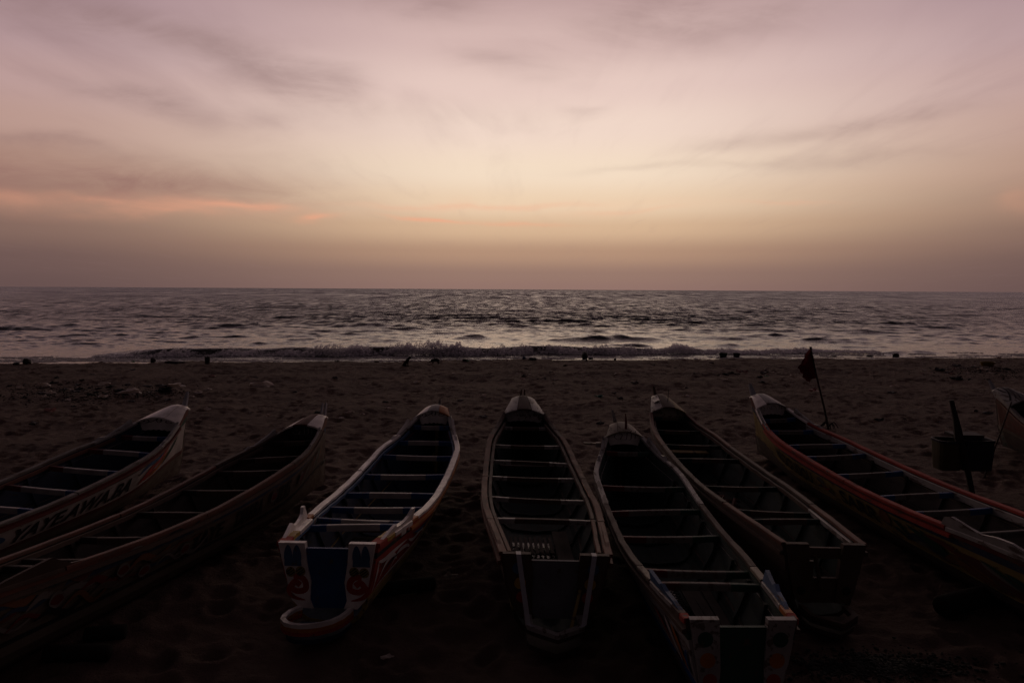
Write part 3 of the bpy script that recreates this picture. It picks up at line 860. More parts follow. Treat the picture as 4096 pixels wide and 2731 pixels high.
def ribbon(mb, line, wd, fn, m, taper=False, scale=(1, 1), lift=None):
    """a flat brush stroke along a 2-D polyline, laid on a surface by fn(u, v)"""
    pts_ = []
    n = len(line)
    for i in range(n - 1):                        # Catmull-Rom smoothing
        p0, p1, p2, p3 = (np.array(line[max(i - 1, 0)]), np.array(line[i]), np.array(line[i + 1]), np.array(line[min(i + 2, n - 1)]))
        for k in range(5 if n > 2 else 3):
            f = k / (5 if n > 2 else 3)
            pts_.append(0.5 * (2 * p1 + (p2 - p0) * f + (2 * p0 - 5 * p1 + 4 * p2 - p3) * f * f + (3 * p1 - p0 - 3 * p2 + p3) * f ** 3))
    pts_.append(np.array(line[-1], float))
    sc = np.array(scale, float); rows = []
    for i, p in enumerate(pts_):
        d = (pts_[min(i + 1, len(pts_) - 1)] - pts_[max(i - 1, 0)]) * sc; l = np.hypot(*d) or 1.0
        nrm = np.array([-d[1], d[0]]) / l
        w = wd * (math.sin(math.pi * (0.04 + 0.92 * i / (len(pts_) - 1))) if taper else 1.0) / 2
        rows.append([fn(*(p + nrm * w / sc)), fn(*(p - nrm * w / sc))])
    vs = [q for r in rows for q in r]
    mb.add(vs, [(2 * i, 2 * i + 1, 2 * i + 3, 2 * i + 2) for i in range(len(rows) - 1)], m)


def disc(mb, x, y, z, r, m, kind, s):
    n = 18
    if kind == 'disc' or kind == 'ball':
        vs = [(x, y, z)] + [(x + r * math.cos(2 * math.pi * i / n), y, z + r * 1.02 * math.sin(2 * math.pi * i / n)) for i in range(n)]
        mb.add(vs, [(0, 1 + i, 1 + (i + 1) % n) for i in range(n)], m)
        if kind == 'ball':
            for k in (-0.45, 0, 0.45):
                hw = r * 0.8 * math.sqrt(1 - k * k)
                a = [Vector((hw * f, 0, k * r + q * r * 0.12)) for f, q in ((-1, -1), (1, -1), (1, 1), (-1, 1))]
                rt_ = Matrix.Rotation(R(-35), 3, 'Y')
                mb.add([rt_ @ p + Vector((x, y - 0.002, z)) for p in a], [(0, 1, 2, 3)], BLACK)
    elif kind == 'drop':                          # curled drop, thick ring that runs into a tail
        ribbon(mb, [(x + s * r * a_, z + r * c_) for a_, c_ in ((-0.2, 0.1), (0.35, 0.45), (0.75, -0.1), (0.2, -0.55), (-0.7, -0.35), (-0.75, 0.45), (-0.2, 1.0), (0.5, 1.0))], r * 0.62, lambda u, v: Vector((u, y, v)), m)
        ribbon(mb, [(x + s * r * a_, z + r * c_) for a_, c_ in ((1.0, 0.2), (1.1, -0.5), (0.5, -1.2), (-0.7, -1.5))], r * 0.45, lambda u, v: Vector((u, y - 0.001, v)), m, taper=True)
    elif kind == 'petal':                         # two rounded leaves joined below
        for dx in (-0.68, 0.68):
            vs = [(x + dx * r + 0.66 * r * math.cos(2 * math.pi * i / n) * (1.0 - 0.25 * math.sin(2 * math.pi * i / n)), y, z + 1.5 * r * math.sin(2 * math.pi * i / n)) for i in range(n)]
            mb.add([(x + dx * r, y, z)] + vs, [(0, 1 + i, 1 + (i + 1) % n) for i in range(n)], m)
        mb.add([(x - 1.25 * r, y - 0.001, z - 0.5 * r), (x + 1.25 * r, y - 0.001, z - 0.5 * r), (x + 1.35 * r, y - 0.001, z - 1.75 * r), (x - 1.35 * r, y - 0.001, z - 1.75 * r)], [(0, 1, 2, 3)], m)


STEEP = [(0.02, 0.0), (0.045, 0.035), (0.065, 0.065), (0.08, 0.085), (0.086, 0.045), (0.11, 0.04), (0.13, 0.055), (0.15, 0.085), (0.165, 0.15), (0.176, 0.155)]
BOWCH = [(0.80, 0.0), (0.82, 0.05), (0.835, 0.02), (0.86, 0.05), (0.885, 0.07), (0.905, 0.10)]

# brush lettering of the bow panels, as strokes in a box of -1..1 by -1..1 (width relative to the box)
ALLAH = [(0.045, [(0.85, 0.8), (0.82, -0.6)]), (0.045, [(0.55, 0.9), (0.52, -0.6), (0.35, -0.7)]), (0.045, [(0.22, 0.8), (0.18, -0.6), (0.0, -0.7), (-0.3, -0.7)]),
         (0.045, [(-0.3, -0.7), (-0.15, 0.1), (-0.5, 0.35), (-0.75, -0.2), (-0.5, -0.7), (-0.2, -0.6)]), (0.03, [(0.2, 1.15), (0.35, 1.0), (0.5, 1.15)])]
SAMAD = [(0.03, [(0.9, 0.9), (0.88, -0.5)]), (0.03, [(0.70, 0.9), (0.68, -0.5), (0.45, -0.5)]), (0.03, [(0.5, -0.5), (0.3, 0.1), (0.05, 0.15), (0.0, -0.4), (0.4, -0.5), (-0.1, -0.5)]),
         (0.03, [(-0.1, -0.5), (-0.2, 0.0), (-0.35, -0.1), (-0.3, -0.5), (-0.55, -0.5)]), (0.03, [(-0.55, -0.5), (-0.65, 0.0), (-0.85, 0.0), (-0.8, -0.4), (-0.55, -0.75), (-0.85, -1.0)])]
LOOPS = [(0.06, [(-0.95, -0.2), (-0.8, 0.35), (-0.6, -0.1), (-0.85, -0.4), (-0.45, -0.1), (-0.1, 0.5), (0.05, 0.9)]), (0.05, [(-0.15, 0.2), (0.05, 0.7), (0.2, 0.2), (0.0, -0.2), (-0.15, 0.2)]),
         (0.06, [(0.1, 0.1), (0.3, 0.8), (0.55, 0.6), (0.45, -0.1), (0.75, -0.2), (0.95, 0.3), (0.75, 0.5), (0.6, 0.1)])]
LONG = [(0.022, [(0.95, 0.7), (0.93, -0.5)]), (0.022, [(0.8, 0.8), (0.78, -0.5), (0.66, -0.5)]), (0.022, [(0.66, 0.8), (0.64, -0.5), (0.4, -0.55), (0.35, 0.1), (0.5, 0.0), (0.4, -0.5)]),
        (0.022, [(0.25, 0.6), (0.22, -0.4), (-0.05, -0.5), (-0.1, 0.2)]), (0.022, [(-0.1, -0.5), (-0.35, -0.1), (-0.2, 0.15), (-0.1, -0.2)]), (0.022, [(-0.4, -0.5), (-0.55, 0.1), (-0.7, -0.1), (-0.55, -0.5), (-0.9, -0.4), (-0.95, 0.2)]),
        (0.022, [(0.05, 0.8), (-0.1, 0.95)])]


def bilge(b, t0, t1, x0, x1, z=0.17):
    """a film of rain water lying in the bottom of the boat"""
    mb = MB(); top, bot = [], []
    n = 12
    for i in range(n + 1):
        t = t0 + (t1 - t0) * i / n; w = b.S(t, 1, 1.5, -0.05).x
        top.append((max(x0, -w) + random.uniform(-.02, .02), t * b.L, z)); bot.append((min(x1, w) + random.uniform(-.02, .02), t * b.L, z))
    mb.loft([[a, c] for a, c in zip(top, bot)], BILGE, closed=False, caps=False); mb.build('bilge_water', b.root)


def net(b, t0, t1, x0, x1, z=0.25, st=0.065):
    mb = MB(); y0, y1 = t0 * b.L, t1 * b.L
    W2, H2 = x1 - x0, y1 - y0
    k = -H2
    while k < W2:
        for sg in (1, -1):
            a0 = max(0.0, -k); a1 = min(H2, W2 - k)
            if a1 - a0 > 0.05:
                p, q_ = (k + a0, a0), (k + a1, a1)
                if sg < 0: p, q_ = (W2 - p[0], p[1]), (W2 - q_[0], q_[1])
                seg = 5; pl = []
                for i in range(seg + 1):
                    f = i / seg; xx_ = x0 + p[0] + (q_[0] - p[0]) * f; y2 = y0 + p[1] + (q_[1] - p[1]) * f
                    pl.append((xx_, y2, z + 0.02 * math.sin(xx_ * 9) * math.sin(y2 * 7)))
                mb.tube(pl, 0.006, TWINE, n=3)
        k += st
    mb.build('net', b.root)


def boards(b, t0, t1, n, m, x0, x1, z=0.27, gap=0.012, name='floor_board', along=False):
    for i in range(n):
        mb = MB()
        if along:
            xa = x0 + (x1 - x0) * i / n; xb = x0 + (x1 - x0) * (i + 1) / n - gap
            mb.box(((xa + xb) / 2, (t0 + t1) / 2 * b.L, z + random.uniform(-.006, .006)), (xb - xa, (t1 - t0) * b.L, 0.025), m, Euler((0, 0, random.uniform(-.02, .02))))
        else:
            ya = (t0 + (t1 - t0) * i / n) * b.L; yb = (t0 + (t1 - t0) * (i + 1) / n) * b.L - gap
            mb.box(((x0 + x1) / 2, (ya + yb) / 2, z + random.uniform(-.006, .006)), (x1 - x0, yb - ya, 0.025), m, Euler((0, 0, random.uniform(-.03, .03))))
        mb.build(name, b.root)


def hull(b, bands, inner, keel_m):
    """bands: (v0, v1, outward offset, material); the planks lap over each other a little"""
    for s in (-1, 1):
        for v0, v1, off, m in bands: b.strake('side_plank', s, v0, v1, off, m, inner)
    b.keel(keel_m, inner)


# ---- far left: white boat lettered YAYE.AWA.BA
b = Boat(1, 'white boat lettered YAYE.AWA.BA with red and green stripes, far left')
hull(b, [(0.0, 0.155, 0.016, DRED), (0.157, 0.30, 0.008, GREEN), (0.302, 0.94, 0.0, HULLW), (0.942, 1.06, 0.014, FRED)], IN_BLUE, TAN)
for s in (-1, 1):
    b.rail(s, [(0.0, 0.2, FGREY), (0.2, 0.52, FGREY), (0.52, 0.80, FGREY), (0.80, 0.915, GREYW)])
    b.rub(s, DRED, 0.0, 0.93, 0.12, 0.05)
    b.rail(s, [(0.03, 0.85, RWOOD)], 0.03, 0.06, -0.05, 'inner_rail', -0.055)
    b.cheek(s, STEEP, WHITE); b.cheek(s, BOWCH, GREYW)
b.ribs([0.1, 0.2, 0.3, 0.4, 0.5, 0.61, 0.73], IN_BLUE)
b.thwarts([0.12, 0.225, 0.335, 0.445, 0.555, 0.67, 0.78, 0.87], [DRED, DIRTW, BLUE])
b.bow(0.922, [WHITE, WHITE, WHITE], WHITE, GREYW, STEEL, (0.06, 0.12, 0.30, 0.13), LOOPS, BLACK, scallop=True)
b.stern(WHITE, BLUE); b.platform(0.42, WHITE, [YELLOW, RED], IN_BLUE)
b.text('YAYE.AWA.BA', 1, 0.385, 0.695, 0.40, 0.86, BLACK, 0.35)
b.scrolls(1, [(RED, 0.10, [(0.73, 0.85), (0.77, 0.6), (0.83, 0.5), (0.88, 0.35)]), (LBLUE, 0.07, [(0.72, 0.5), (0.76, 0.35), (0.81, 0.42), (0.85, 0.3)]), (ORANGE, 0.07, [(0.78, 0.85), (0.83, 0.75), (0.88, 0.5)]),
              (GREEN, 0.07, [(0.85, 0.8), (0.90, 0.6), (0.94, 0.4)]), (RED, 0.05, [(0.74, 0.7), (0.76, 0.8), (0.79, 0.7), (0.82, 0.8)]), (LBLUE, 0.2, [(0.30, 0.6), (0.33, 0.55), (0.365, 0.6)]), (WHITE, 0.04, [(0.32, 0.65), (0.335, 0.5), (0.35, 0.6)])])

# ---- second from the left: brown boat with painted scrolls
b = Boat(2, 'brown boat with faded scroll painting and lettering YAYE, second from left')
hull(b, [(0.0, 0.17, 0.02, RWOOD), (0.172, 0.36, 0.010, FBLUE), (0.362, 0.96, 0.0, TAN), (0.962, 1.07, 0.012, BLACK)], IN_BROWN, TAN)
for s in (-1, 1):
    b.rail(s, [(0.0, 0.14, WOOD), (0.14, 0.42, RWOOD), (0.42, 0.71, RWOOD), (0.71, 0.92, WOOD)])
    b.rub(s, WOOD, 0.0, 0.95, 0.13, 0.05)
    b.rail(s, [(0.03, 0.85, WOOD)], 0.03, 0.06, -0.05, 'inner_rail', -0.055)
    b.cheek(s, STEEP[:1] + [(0.06, 0.07), (0.09, 0.11), (0.12, 0.15), (0.15, 0.03), (0.19, 0.0)], WOOD); b.cheek(s, BOWCH, GREYW)
b.ribs([0.1, 0.2, 0.3, 0.4, 0.5, 0.61, 0.73], IN_BROWN)
b.thwarts([0.165, 0.205, 0.32, 0.455, 0.585, 0.70, 0.78, 0.885], [IN_BROWN, WOOD, IN_BROWN])
b.bow(0.925, [WHITE, RWOOD, WHITE], BLACK, BLACK, STEEL, (0.05, 0.14, 0.24, -0.05), ALLAH, GREYW, scallop=True, letter_box=(0, 0.03, 0.24, 0.07))
b.stern(WOOD, GREY); b.platform(0.42, GREYW, [OCHRE], IN_BROWN)
b.text('YAYE', 1, 0.392, 0.478, 0.46, 0.90, BLACK, 0.05)
b.text('DIARRA', 1, 0.515, 0.605, 0.42, 0.88, BLACK, 0.05)
b.text('NDIS', 1, 0.648, 0.712, 0.40, 0.86, BLACK, 0.05)
it = []
r5 = random.Random(4)
for k in range(26):
    t0 = -0.0 + 0.36 * k / 26; v0 = 0.55 + 0.35 * math.sin(k * 2.1) * 0.9
    m = [FRED, FGREY, FORANGE, FBLUE, DRED, TAN, FGREY, BLACK][k % 8]
    it.append((m, r5.uniform(0.03, 0.085), [(t0, v0), (t0 + 0.025, v0 - 0.12 + r5.uniform(-.1, .1)), (t0 + 0.055, v0 + r5.uniform(-.1, .15)), (t0 + 0.085, v0 - 0.18)]))
for t0, v0 in ((0.02, 0.55), (0.115, 0.56), (0.225, 0.52), (0.27, 0.78), (0.36, 0.72), (0.625, 0.55), (0.75, 0.6)):
    it.append((FGREY, 0.17, [(t0, v0 + 0.02), (t0 + 0.012, v0), (t0 + 0.024, v0 + 0.02)])); it.append((DRED if t0 > 0.1 else BLACK, 0.10, [(t0 + 0.002, v0 + 0.02), (t0 + 0.013, v0), (t0 + 0.022, v0 + 0.02)]))
for k in range(8):
    t0 = 0.76 + 0.022 * k; it.append(([FRED, FGREY, GREEN, FORANGE][k % 4], 0.05, [(t0, 0.85), (t0 + 0.015, 0.6), (t0 + 0.04, 0.45)]))
b.scrolls(1, it)

# ---- third: white and blue boat
b = Boat(3, 'brightly painted boat with blue stern panel, white rails and red motifs')
hull(b, [(0.0, 0.16, 0.016, RED), (0.162, 0.26, 0.008, BLACK), (0.262, 0.96, 0.0, RED), (0.962, 1.08, 0.014, OCHRE)], IN_BLUE, OCHRE)
for s in (-1, 1):
    b.rail(s, [(0.0, 0.035, RED), (0.035, 0.075, YELLOW), (0.075, 0.168, WHITE)], 0.13, 0.05, -0.008)
    b.rail(s, [(0.168, 0.20, ORANGE), (0.20, 0.56, WHITE), (0.56, 0.84, WHITE), (0.84, 0.955, GREYW)], 0.09)
    b.rub(s, ORANGE, 0.16, 0.95, 0.13, 0.045)
    b.rail(s, [(0.03, 0.88, LBLUE)], 0.03, 0.05, -0.05, 'inner_rail', -0.06)
    b.cheek(s, STEEP, WHITE); b.cheek(s, BOWCH, WHITE)
b.ribs([0.1, 0.2, 0.3, 0.4, 0.5, 0.61, 0.73], IN_BLUE)
b.thwarts([0.16, 0.205, 0.31, 0.42, 0.565, 0.71, 0.82, 0.915], [BLUE, DIRTW, BLUE])
b.bow(0.952, [WHITE, GREYW, ORANGE], WHITE, GREYW, GREYW, (0.05, 0.06, 0.16, 0.10), LOOPS, BLACK, scallop=True)
b.stern(WHITE, BLUE, motif=[(0.73, 0.84, 0.072, LBLUE, 'petal'), (0.62, 0.58, 0.055, OCHRE, 'ball'), (0.85, 0.57, 0.055, OCHRE, 'ball'), (0.73, 0.35, 0.105, RED, 'drop')])
b.platform(0.48, WHITE, [ORANGE, RED], IN_BLUE, yaw=-0.26, z=0.30, rw=0.058)
b.scrolls(1, [(WHITE, 0.05, [(0.01, 0.35), (0.04, 0.42), (0.10, 0.42), (0.16, 0.42)]), (WHITE, 0.05, [(0.012, 0.35), (0.012, 0.6), (0.012, 0.9)]), (WHITE, 0.035, [(0.02, 0.9), (0.08, 0.86), (0.20, 0.84), (0.36, 0.8)]),
              (WHITE, 0.05, [(0.03, 0.8), (0.05, 0.55), (0.09, 0.5), (0.12, 0.7)]), (WHITE, 0.05, [(0.09, 0.8), (0.12, 0.55), (0.17, 0.6), (0.20, 0.75)]), (BLACK, 0.03, [(0.05, 0.75), (0.08, 0.6), (0.13, 0.6)]),
              (WHITE, 0.06, [(0.17, 0.45), (0.21, 0.6), (0.26, 0.55), (0.30, 0.75)]), (LBLUE, 0.05, [(0.2, 0.4), (0.26, 0.5), (0.34, 0.45)]), (YELLOW, 0.05, [(0.24, 0.8), (0.32, 0.6), (0.42, 0.6)]), (WHITE, 0.05, [(0.36, 0.45), (0.44, 0.6), (0.55, 0.5)])])
b.strake('side_plank', 1, 0.0, 0.20, 0.022, WHITE, WHITE, 0.115, 0.14, 0.03, 4); b.strake('side_plank', 1, 0.0, 0.20, 0.022, WHITE, WHITE, 0.155, 0.175, 0.03, 4)
bilge(b, 0.225, 0.345, 0.05, 0.40); bilge(b, 0.40, 0.45, 0.12, 0.33); bilge(b, 0.05, 0.145, 0.12, 0.38); net(b, 0.23, 0.34, 0.06, 0.36); net(b, 0.06, 0.15, -0.1, 0.36, 0.24)
boards(b, 0.19, 0.34, 3, IN_BROWN, -0.40, -0.02, along=True)
boards(b, 0.335, 0.36, 1, RWOOD, -0.42, 0.42, 0.36); boards(b, 0.11, 0.135, 1, RWOOD, -0.4, 0.42, 0.36)

# ---- centre: brown boat with grey stern
b = Boat(4, 'red-brown wooden boat with grey stern panel and two pale straps, centre')
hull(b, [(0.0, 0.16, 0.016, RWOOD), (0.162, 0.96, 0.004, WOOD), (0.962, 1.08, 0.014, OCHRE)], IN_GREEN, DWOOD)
for s in (-1, 1):
    b.rail(s, [(0.0, 0.17, RWOOD), (0.17, 0.46, RWOOD if s < 0 else RWOOD), (0.46, 0.76, RWOOD), (0.76, 0.905, WOOD)], 0.085)
    b.rub(s, RWOOD, 0.0, 0.96, 0.13, 0.05)
    b.rail(s, [(0.02, 0.20, RWOOD), (0.20, 0.86, WOOD)], 0.05, 0.06, -0.035, 'inner_rail', -0.07)
    b.cheek(s, [(0.02, 0.0), (0.05, 0.03), (0.10, 0.03), (0.15, 0.02), (0.18, 0)], RWOOD); b.cheek(s, [(t, h_ * 0.4) for t, h_ in BOWCH], WOOD)
mb = MB(); rings = []
for t in b.ts(0.335, 0.44, 6):
    p = b.S(t, 1, 0); rings.append([(p.x + 0.03, p.y, p.z + 0.007), (p.x - 0.055, p.y, p.z + 0.007), (p.x - 0.055, p.y, p.z + 0.001), (p.x + 0.03, p.y, p.z + 0.001)])
mb.loft(rings, ORANGE); mb.build('rail_cap', b.root)
b.ribs([0.1, 0.2, 0.3, 0.4, 0.5, 0.61, 0.73], IN_GREEN)
b.thwarts([0.205, 0.345, 0.49, 0.595, 0.715, 0.848], [GREYW, WOOD, GREYW], hh=0.06)
boards(b, 0.66, 0.69, 1, DWOOD, -0.5, 0.5, 0.62); boards(b, 0.315, 0.335, 1, DWOOD, -0.5, 0.5, 0.5)
b.bow(0.905, [GREYW, WOOD, GREYW], GREYW, WOOD, WOOD, (0.0, 0.06, 0.18, -0.055), LONG, BLACK, crown=0.12)
b.stern(WOOD, GREY, 0.06, motif=[(0.74, 0.80, 0.06, LBLUE, 'disc'), (0.74, 0.565, 0.062, YELLOW, 'disc'), (0.74, 0.35, 0.06, RED, 'disc')])
b.platform(0.50, GREYW, [DWOOD], DWOOD, pointed=True, ratio=0.56)
for s in (-1, 1):
    mb = MB(); w0 = b.w(0); a = Vector((s * w0 * 0.70, -0.075, b.z(0) + 0.01)); c = Vector((s * w0 * 0.50, -0.30, 0.34))
    mb.add([], [], STEEL); rings = []
    for p in (a + Vector((0, 0.08, 0.015)), a + Vector((0, 0.0, 0.012)), a.lerp(c, 0.5), c, c + Vector((-s * 0.05, -0.05, -0.0))):
        rings.append([p + Vector((-0.026, 0, 0)), p + Vector((0.026, 0, 0)), p + Vector((0.026, 0.008, -0.004)), p + Vector((-0.026, 0.008, -0.004))])
    mb.loft(rings, STEEL); mb.build('strap', b.root)
mb = MB(); mb.tube([(0.26, -0.10, 0.62), (0.16, -0.28, 0.30), (0.12, -0.36, 0.2)], 0.018, OCHRE); mb.build('stick', b.root)
bilge(b, 0.25, 0.325, -0.38, 0.2); bilge(b, 0.13, 0.155, -0.25, 0.2); bilge(b, 0.04, 0.07, -0.1, 0.1)
boards(b, 0.245, 0.325, 9, DWOOD, -0.40, 0.22, 0.24, 0.03, 'floor_slat', True)
boards(b, 0.02, 0.34, 1, IN_BROWN, 0.2, 0.42, 0.30, along=True); boards(b, 0.03, 0.24, 1, IN_BROWN, -0.44, -0.26, 0.30, along=True)
boards(b, 0.085, 0.12, 1, RWOOD, -0.5, 0.5, 0.42)

# ---- right of the centre: near boat with three discs on each stern post
b = Boat(5, 'near green-inside boat with green, orange and red discs on stern posts')
hull(b, [(0.0, 0.16, 0.018, WOOD), (0.162, 0.30, 0.008, GREEN), (0.302, 0.96, 0.0, GREYW), (0.962, 1.08, 0.014, BLUE)], IN_GREEN, DWOOD)
for s in (-1, 1):
    b.rail(s, [(0.0, 0.02, RED), (0.02, 0.05, ORANGE if s > 0 else WOOD), (0.05, 0.15, GREYW)], 0.075, 0.05, -0.012)
    b.rail(s, [(0.15, 0.215, CREAM), (0.215, 0.55, WOOD), (0.55, 0.80, GREYW), (0.80, 0.94, GREYW)], 0.075)
    b.rub(s, WOOD, 0.0, 0.95, 0.14, 0.045)
    b.cheek(s, [(0.03, 0.0), (0.05, 0.03), (0.08, 0.05), (0.095, 0.09), (0.105, 0.06), (0.125, 0.08), (0.15, 0.11)], LBLUE); b.cheek(s, BOWCH, GREYW)
b.ribs([0.1, 0.2, 0.3, 0.4, 0.5, 0.61, 0.73], IN_GREEN)
b.thwarts([0.16, 0.225, 0.405, 0.54, 0.675, 0.878], [DRED, FGREY, GREEN], hh=0.07)
b.bow(0.937, [CREAM, CREAM, CREAM], WHITE, GREYW, GREYW, (-0.12, 0.10, 0.24, 0.10), ALLAH, BLACK, crown=0.10, scallop=False)
b.stern(GREYW, GREEN, 0.06, motif=[(0.74, 0.78, 0.066, GREEN, 'disc'), (0.74, 0.52, 0.066, ORANGE, 'disc'), (0.74, 0.27, 0.06, RED, 'disc')])
b.platform(0.46, GREYW, [GREEN], DWOOD)
mb = MB(); p = b.deck_point(0.945, 0.12); mb.tube([p + Vector((0, 0, -0.08)), p + Vector((0, 0, 0.10)), p + Vector((-0.01, 0, 0.27))], [0.022, 0.02, 0.006], DRED); mb.build('bow_pin', b.root)
mb = MB(); mb.box(b.S(0.9, -1, 0) + Vector((-0.22, 0.1, -0.02)), (0.26, 0.05, 0.03), CREAM, Euler((0, 0.1, 0.3))); mb.box(b.S(0.9, -1, 0) + Vector((-0.10, 0.06, -0.03)), (0.08, 0.04, 0.08), GREYW); mb.build('rowlock_arm', b.root)
bilge(b, 0.235, 0.365, -0.40, -0.01); bilge(b, 0.06, 0.15, -0.40, -0.12); net(b, 0.24, 0.36, -0.36, 0.0); net(b, 0.07, 0.15, -0.36, 0.1, 0.26)
boards(b, 0.05, 0.36, 3, IN_BROWN, 0.02, 0.36, along=True)
b.scrolls(-1, [(ORANGE, 0.09, [(0.02, 0.9), (0.05, 0.6), (0.07, 0.4)]), (WHITE, 0.08, [(0.05, 0.9), (0.08, 0.6), (0.10, 0.4)]), (RED, 0.06, [(0.08, 0.85), (0.12, 0.6), (0.15, 0.5)]), (BLUE, 0.08, [(0.01, 0.5), (0.02, 0.7), (0.015, 0.9)])])

# ---- behind it: dull boat with a hole in its stern
b = Boat(6, 'weathered dull boat with a square hole in its stern, behind the disc boat')
hull(b, [(0.0, 0.17, 0.018, WOOD), (0.172, 0.96, 0.002, WOOD), (0.962, 1.08, 0.014, DWOOD)], IN_GREEN, DWOOD)
for s in (-1, 1):
    b.rail(s, [(0.0, 0.2, RWOOD), (0.2, 0.36, WOOD), (0.36, 0.62, WOOD), (0.62, 0.895, RWOOD)], 0.075)
    b.rub(s, WOOD, 0.0, 0.95, 0.14, 0.05)
    b.rail(s, [(0.02, 0.19, GREYW), (0.19, 0.85, WOOD)], 0.04, 0.06, -0.045, 'inner_rail', -0.05)
b.ribs([0.1, 0.2, 0.3, 0.4, 0.5, 0.61, 0.73], IN_GREEN)
b.thwarts([0.135, 0.182, 0.338, 0.54, 0.658, 0.787, 0.882], [IN_GREEN, WOOD, IN_GREEN], hh=0.07)
boards(b, 0.70, 0.725, 1, OCHRE, -0.42, 0.42, 0.62); boards(b, 0.10, 0.6, 4, IN_BROWN, -0.30, 0.30, 0.25, along=True)
b.bow(0.898, [GREYW, WOOD, OCHRE], CREAM, WOOD, WOOD, (-0.10, 0.10, 0.22, 0.11), None, None, crown=0.13)
b.stern(WOOD, WOOD, 0.05, hole=True, motif=[(0.72, 0.22, 0.05, BLACK, 'disc')])
b.platform(0.5, WOOD, [DWOOD], DWOOD, pointed=True, z=0.26, ratio=0.62, rw=0.07)
mb = MB(); p = b.deck_point(0.93, 0.12); mb.tube([p + Vector((0, 0, -0.02)), p + Vector((0.01, 0, 0.27))], 0.006, BLACK, 5); mb.build('bow_pin', b.root)
mb = MB(); p = b.deck_point(0.95, -0.62); mb.box(p + Vector((0, 0, 0.012)), (0.14, 0.24, 0.012), GREYW, Euler((0.03, -0.45, 0))); mb.build('painted_motif', b.root)
nb = MB()
for k in range(14):
    a0 = 0.33 + random.uniform(0, 0.09); x0 = random.uniform(-0.25, 0.25)
    nb.tube([(x0, a0 * b.L, 0.30), (x0 + random.uniform(-.2, .2), (a0 + 0.03) * b.L, 0.36 + random.uniform(0, .05)), (x0 + random.uniform(-.3, .3), (a0 + 0.06) * b.L, 0.3)], 0.03, RWOOD, 5)
nb.build('net_heap', b.root)

# ---- right: red railed boat lettered SARR
b = Boat(7, 'red-railed boat with yellow side lettered SARR, right side')
hull(b, [(0.0, 0.20, 0.018, DRED), (0.202, 0.36, 0.008, FBLUE), (0.362, 0.94, 0.0, SAND_Y), (0.942, 1.06, 0.012, OCHRE)], IN_BROWN, DWOOD)
for s in (-1, 1):
    b.rail(s, [(0.0, 0.19, GREYW)], 0.07, 0.05, -0.012)
    b.rail(s, [(0.19, 0.45, RED), (0.45, 0.70, RED), (0.70, 0.85, RED), (0.85, 0.93, WHITE)], 0.09)
    b.rub(s, RED, 0.18, 0.84, 0.13, 0.05)
    b.rail(s, [(0.02, 0.85, GREYW)], 0.03, 0.10, -0.05, 'inner_rail', -0.055)
    b.cheek(s, [(0.02, 0.0), (0.05, 0.05), (0.075, 0.10), (0.10, 0.10), (0.125, 0.07), (0.15, 0.11), (0.175, 0.16), (0.19, 0.12), (0.20, 0.0)], GREYW); b.cheek(s, BOWCH, GREYW)
b.ribs([0.1, 0.2, 0.3, 0.4, 0.5, 0.61, 0.73], IN_BROWN)
b.thwarts([0.075, 0.18, 0.29, 0.378, 0.515, 0.636, 0.712, 0.825, 0.893], [BLUE, FGREY, BLUE])
b.bow(0.935, [WHITE, GREYW, GREYW], WHITE, GREYW, STEEL, (-0.13, 0.10, 0.27, 0.20), SAMAD, BLACK, crown=0.12)
b.stern(GREYW, BLUE); b.platform(0.42, WHITE, [RED], DWOOD)
b.text('MODOUDOU', -1, 0.778, 0.588, 0.44, 0.86, BLACK, 0.0)
b.text('SARR', -1, 0.482, 0.362, 0.44, 0.90, BLACK, 0.0)
it = [(FGREY, 0.10, [(0.565, 0.55), (0.55, 0.5), (0.535, 0.6)]), (FBLUE, 0.05, [(0.57, 0.8), (0.54, 0.7), (0.505, 0.85)]), (RED, 0.03, [(0.555, 0.6), (0.535, 0.75), (0.515, 0.6)]), (BLACK, 0.03, [(0.57, 0.5), (0.55, 0.6), (0.56, 0.75)]), (BLACK, 0.03, [(0.52, 0.5), (0.51, 0.65), (0.50, 0.75)]),
      (FORANGE, 0.22, [(0.355, 0.6), (0.34, 0.55), (0.325, 0.6)])]
for k in range(7):
    it.append((GREEN, 0.035, [(0.32 - 0.006 * k, 0.45 + 0.055 * k), (0.310 - 0.006 * k, 0.5 + 0.05 * k), (0.300 - 0.006 * k, 0.46 + 0.05 * k)]))
    it.append((GREEN, 0.03, [(0.295 + 0.004 * k, 0.92 - 0.03 * k), (0.285 + 0.003 * k, 0.86 - 0.03 * k)]))
it += [(FBLUE, 0.16, [(0.29, 0.85), (0.26, 0.7), (0.22, 0.75), (0.19, 0.9)]), (FGREY, 0.06, [(0.27, 0.85), (0.25, 0.8), (0.23, 0.88)]), (GREEN, 0.08, [(0.28, 0.42), (0.24, 0.6), (0.20, 0.85)]), (GREEN, 0.07, [(0.25, 0.4), (0.215, 0.6), (0.18, 0.9)]),
       (FORANGE, 0.15, [(0.21, 0.95), (0.18, 0.75), (0.14, 0.85), (0.09, 0.95)]), (FRED, 0.20, [(0.18, 0.55), (0.14, 0.65), (0.08, 0.75), (0.02, 0.85)]), (DRED, 0.08, [(0.24, 0.45), (0.19, 0.5), (0.16, 0.62)]), (FGREY, 0.06, [(0.13, 0.5), (0.11, 0.6), (0.07, 0.75)]),
       (GREEN, 0.08, [(0.09, 0.5), (0.05, 0.65), (0.01, 0.85)]), (GREEN, 0.05, [(0.13, 0.45), (0.09, 0.6), (0.05, 0.8)]), (FBLUE, 0.05, [(0.06, 0.5), (0.03, 0.6), (0.0, 0.75)])]
b.scrolls(-1, it)

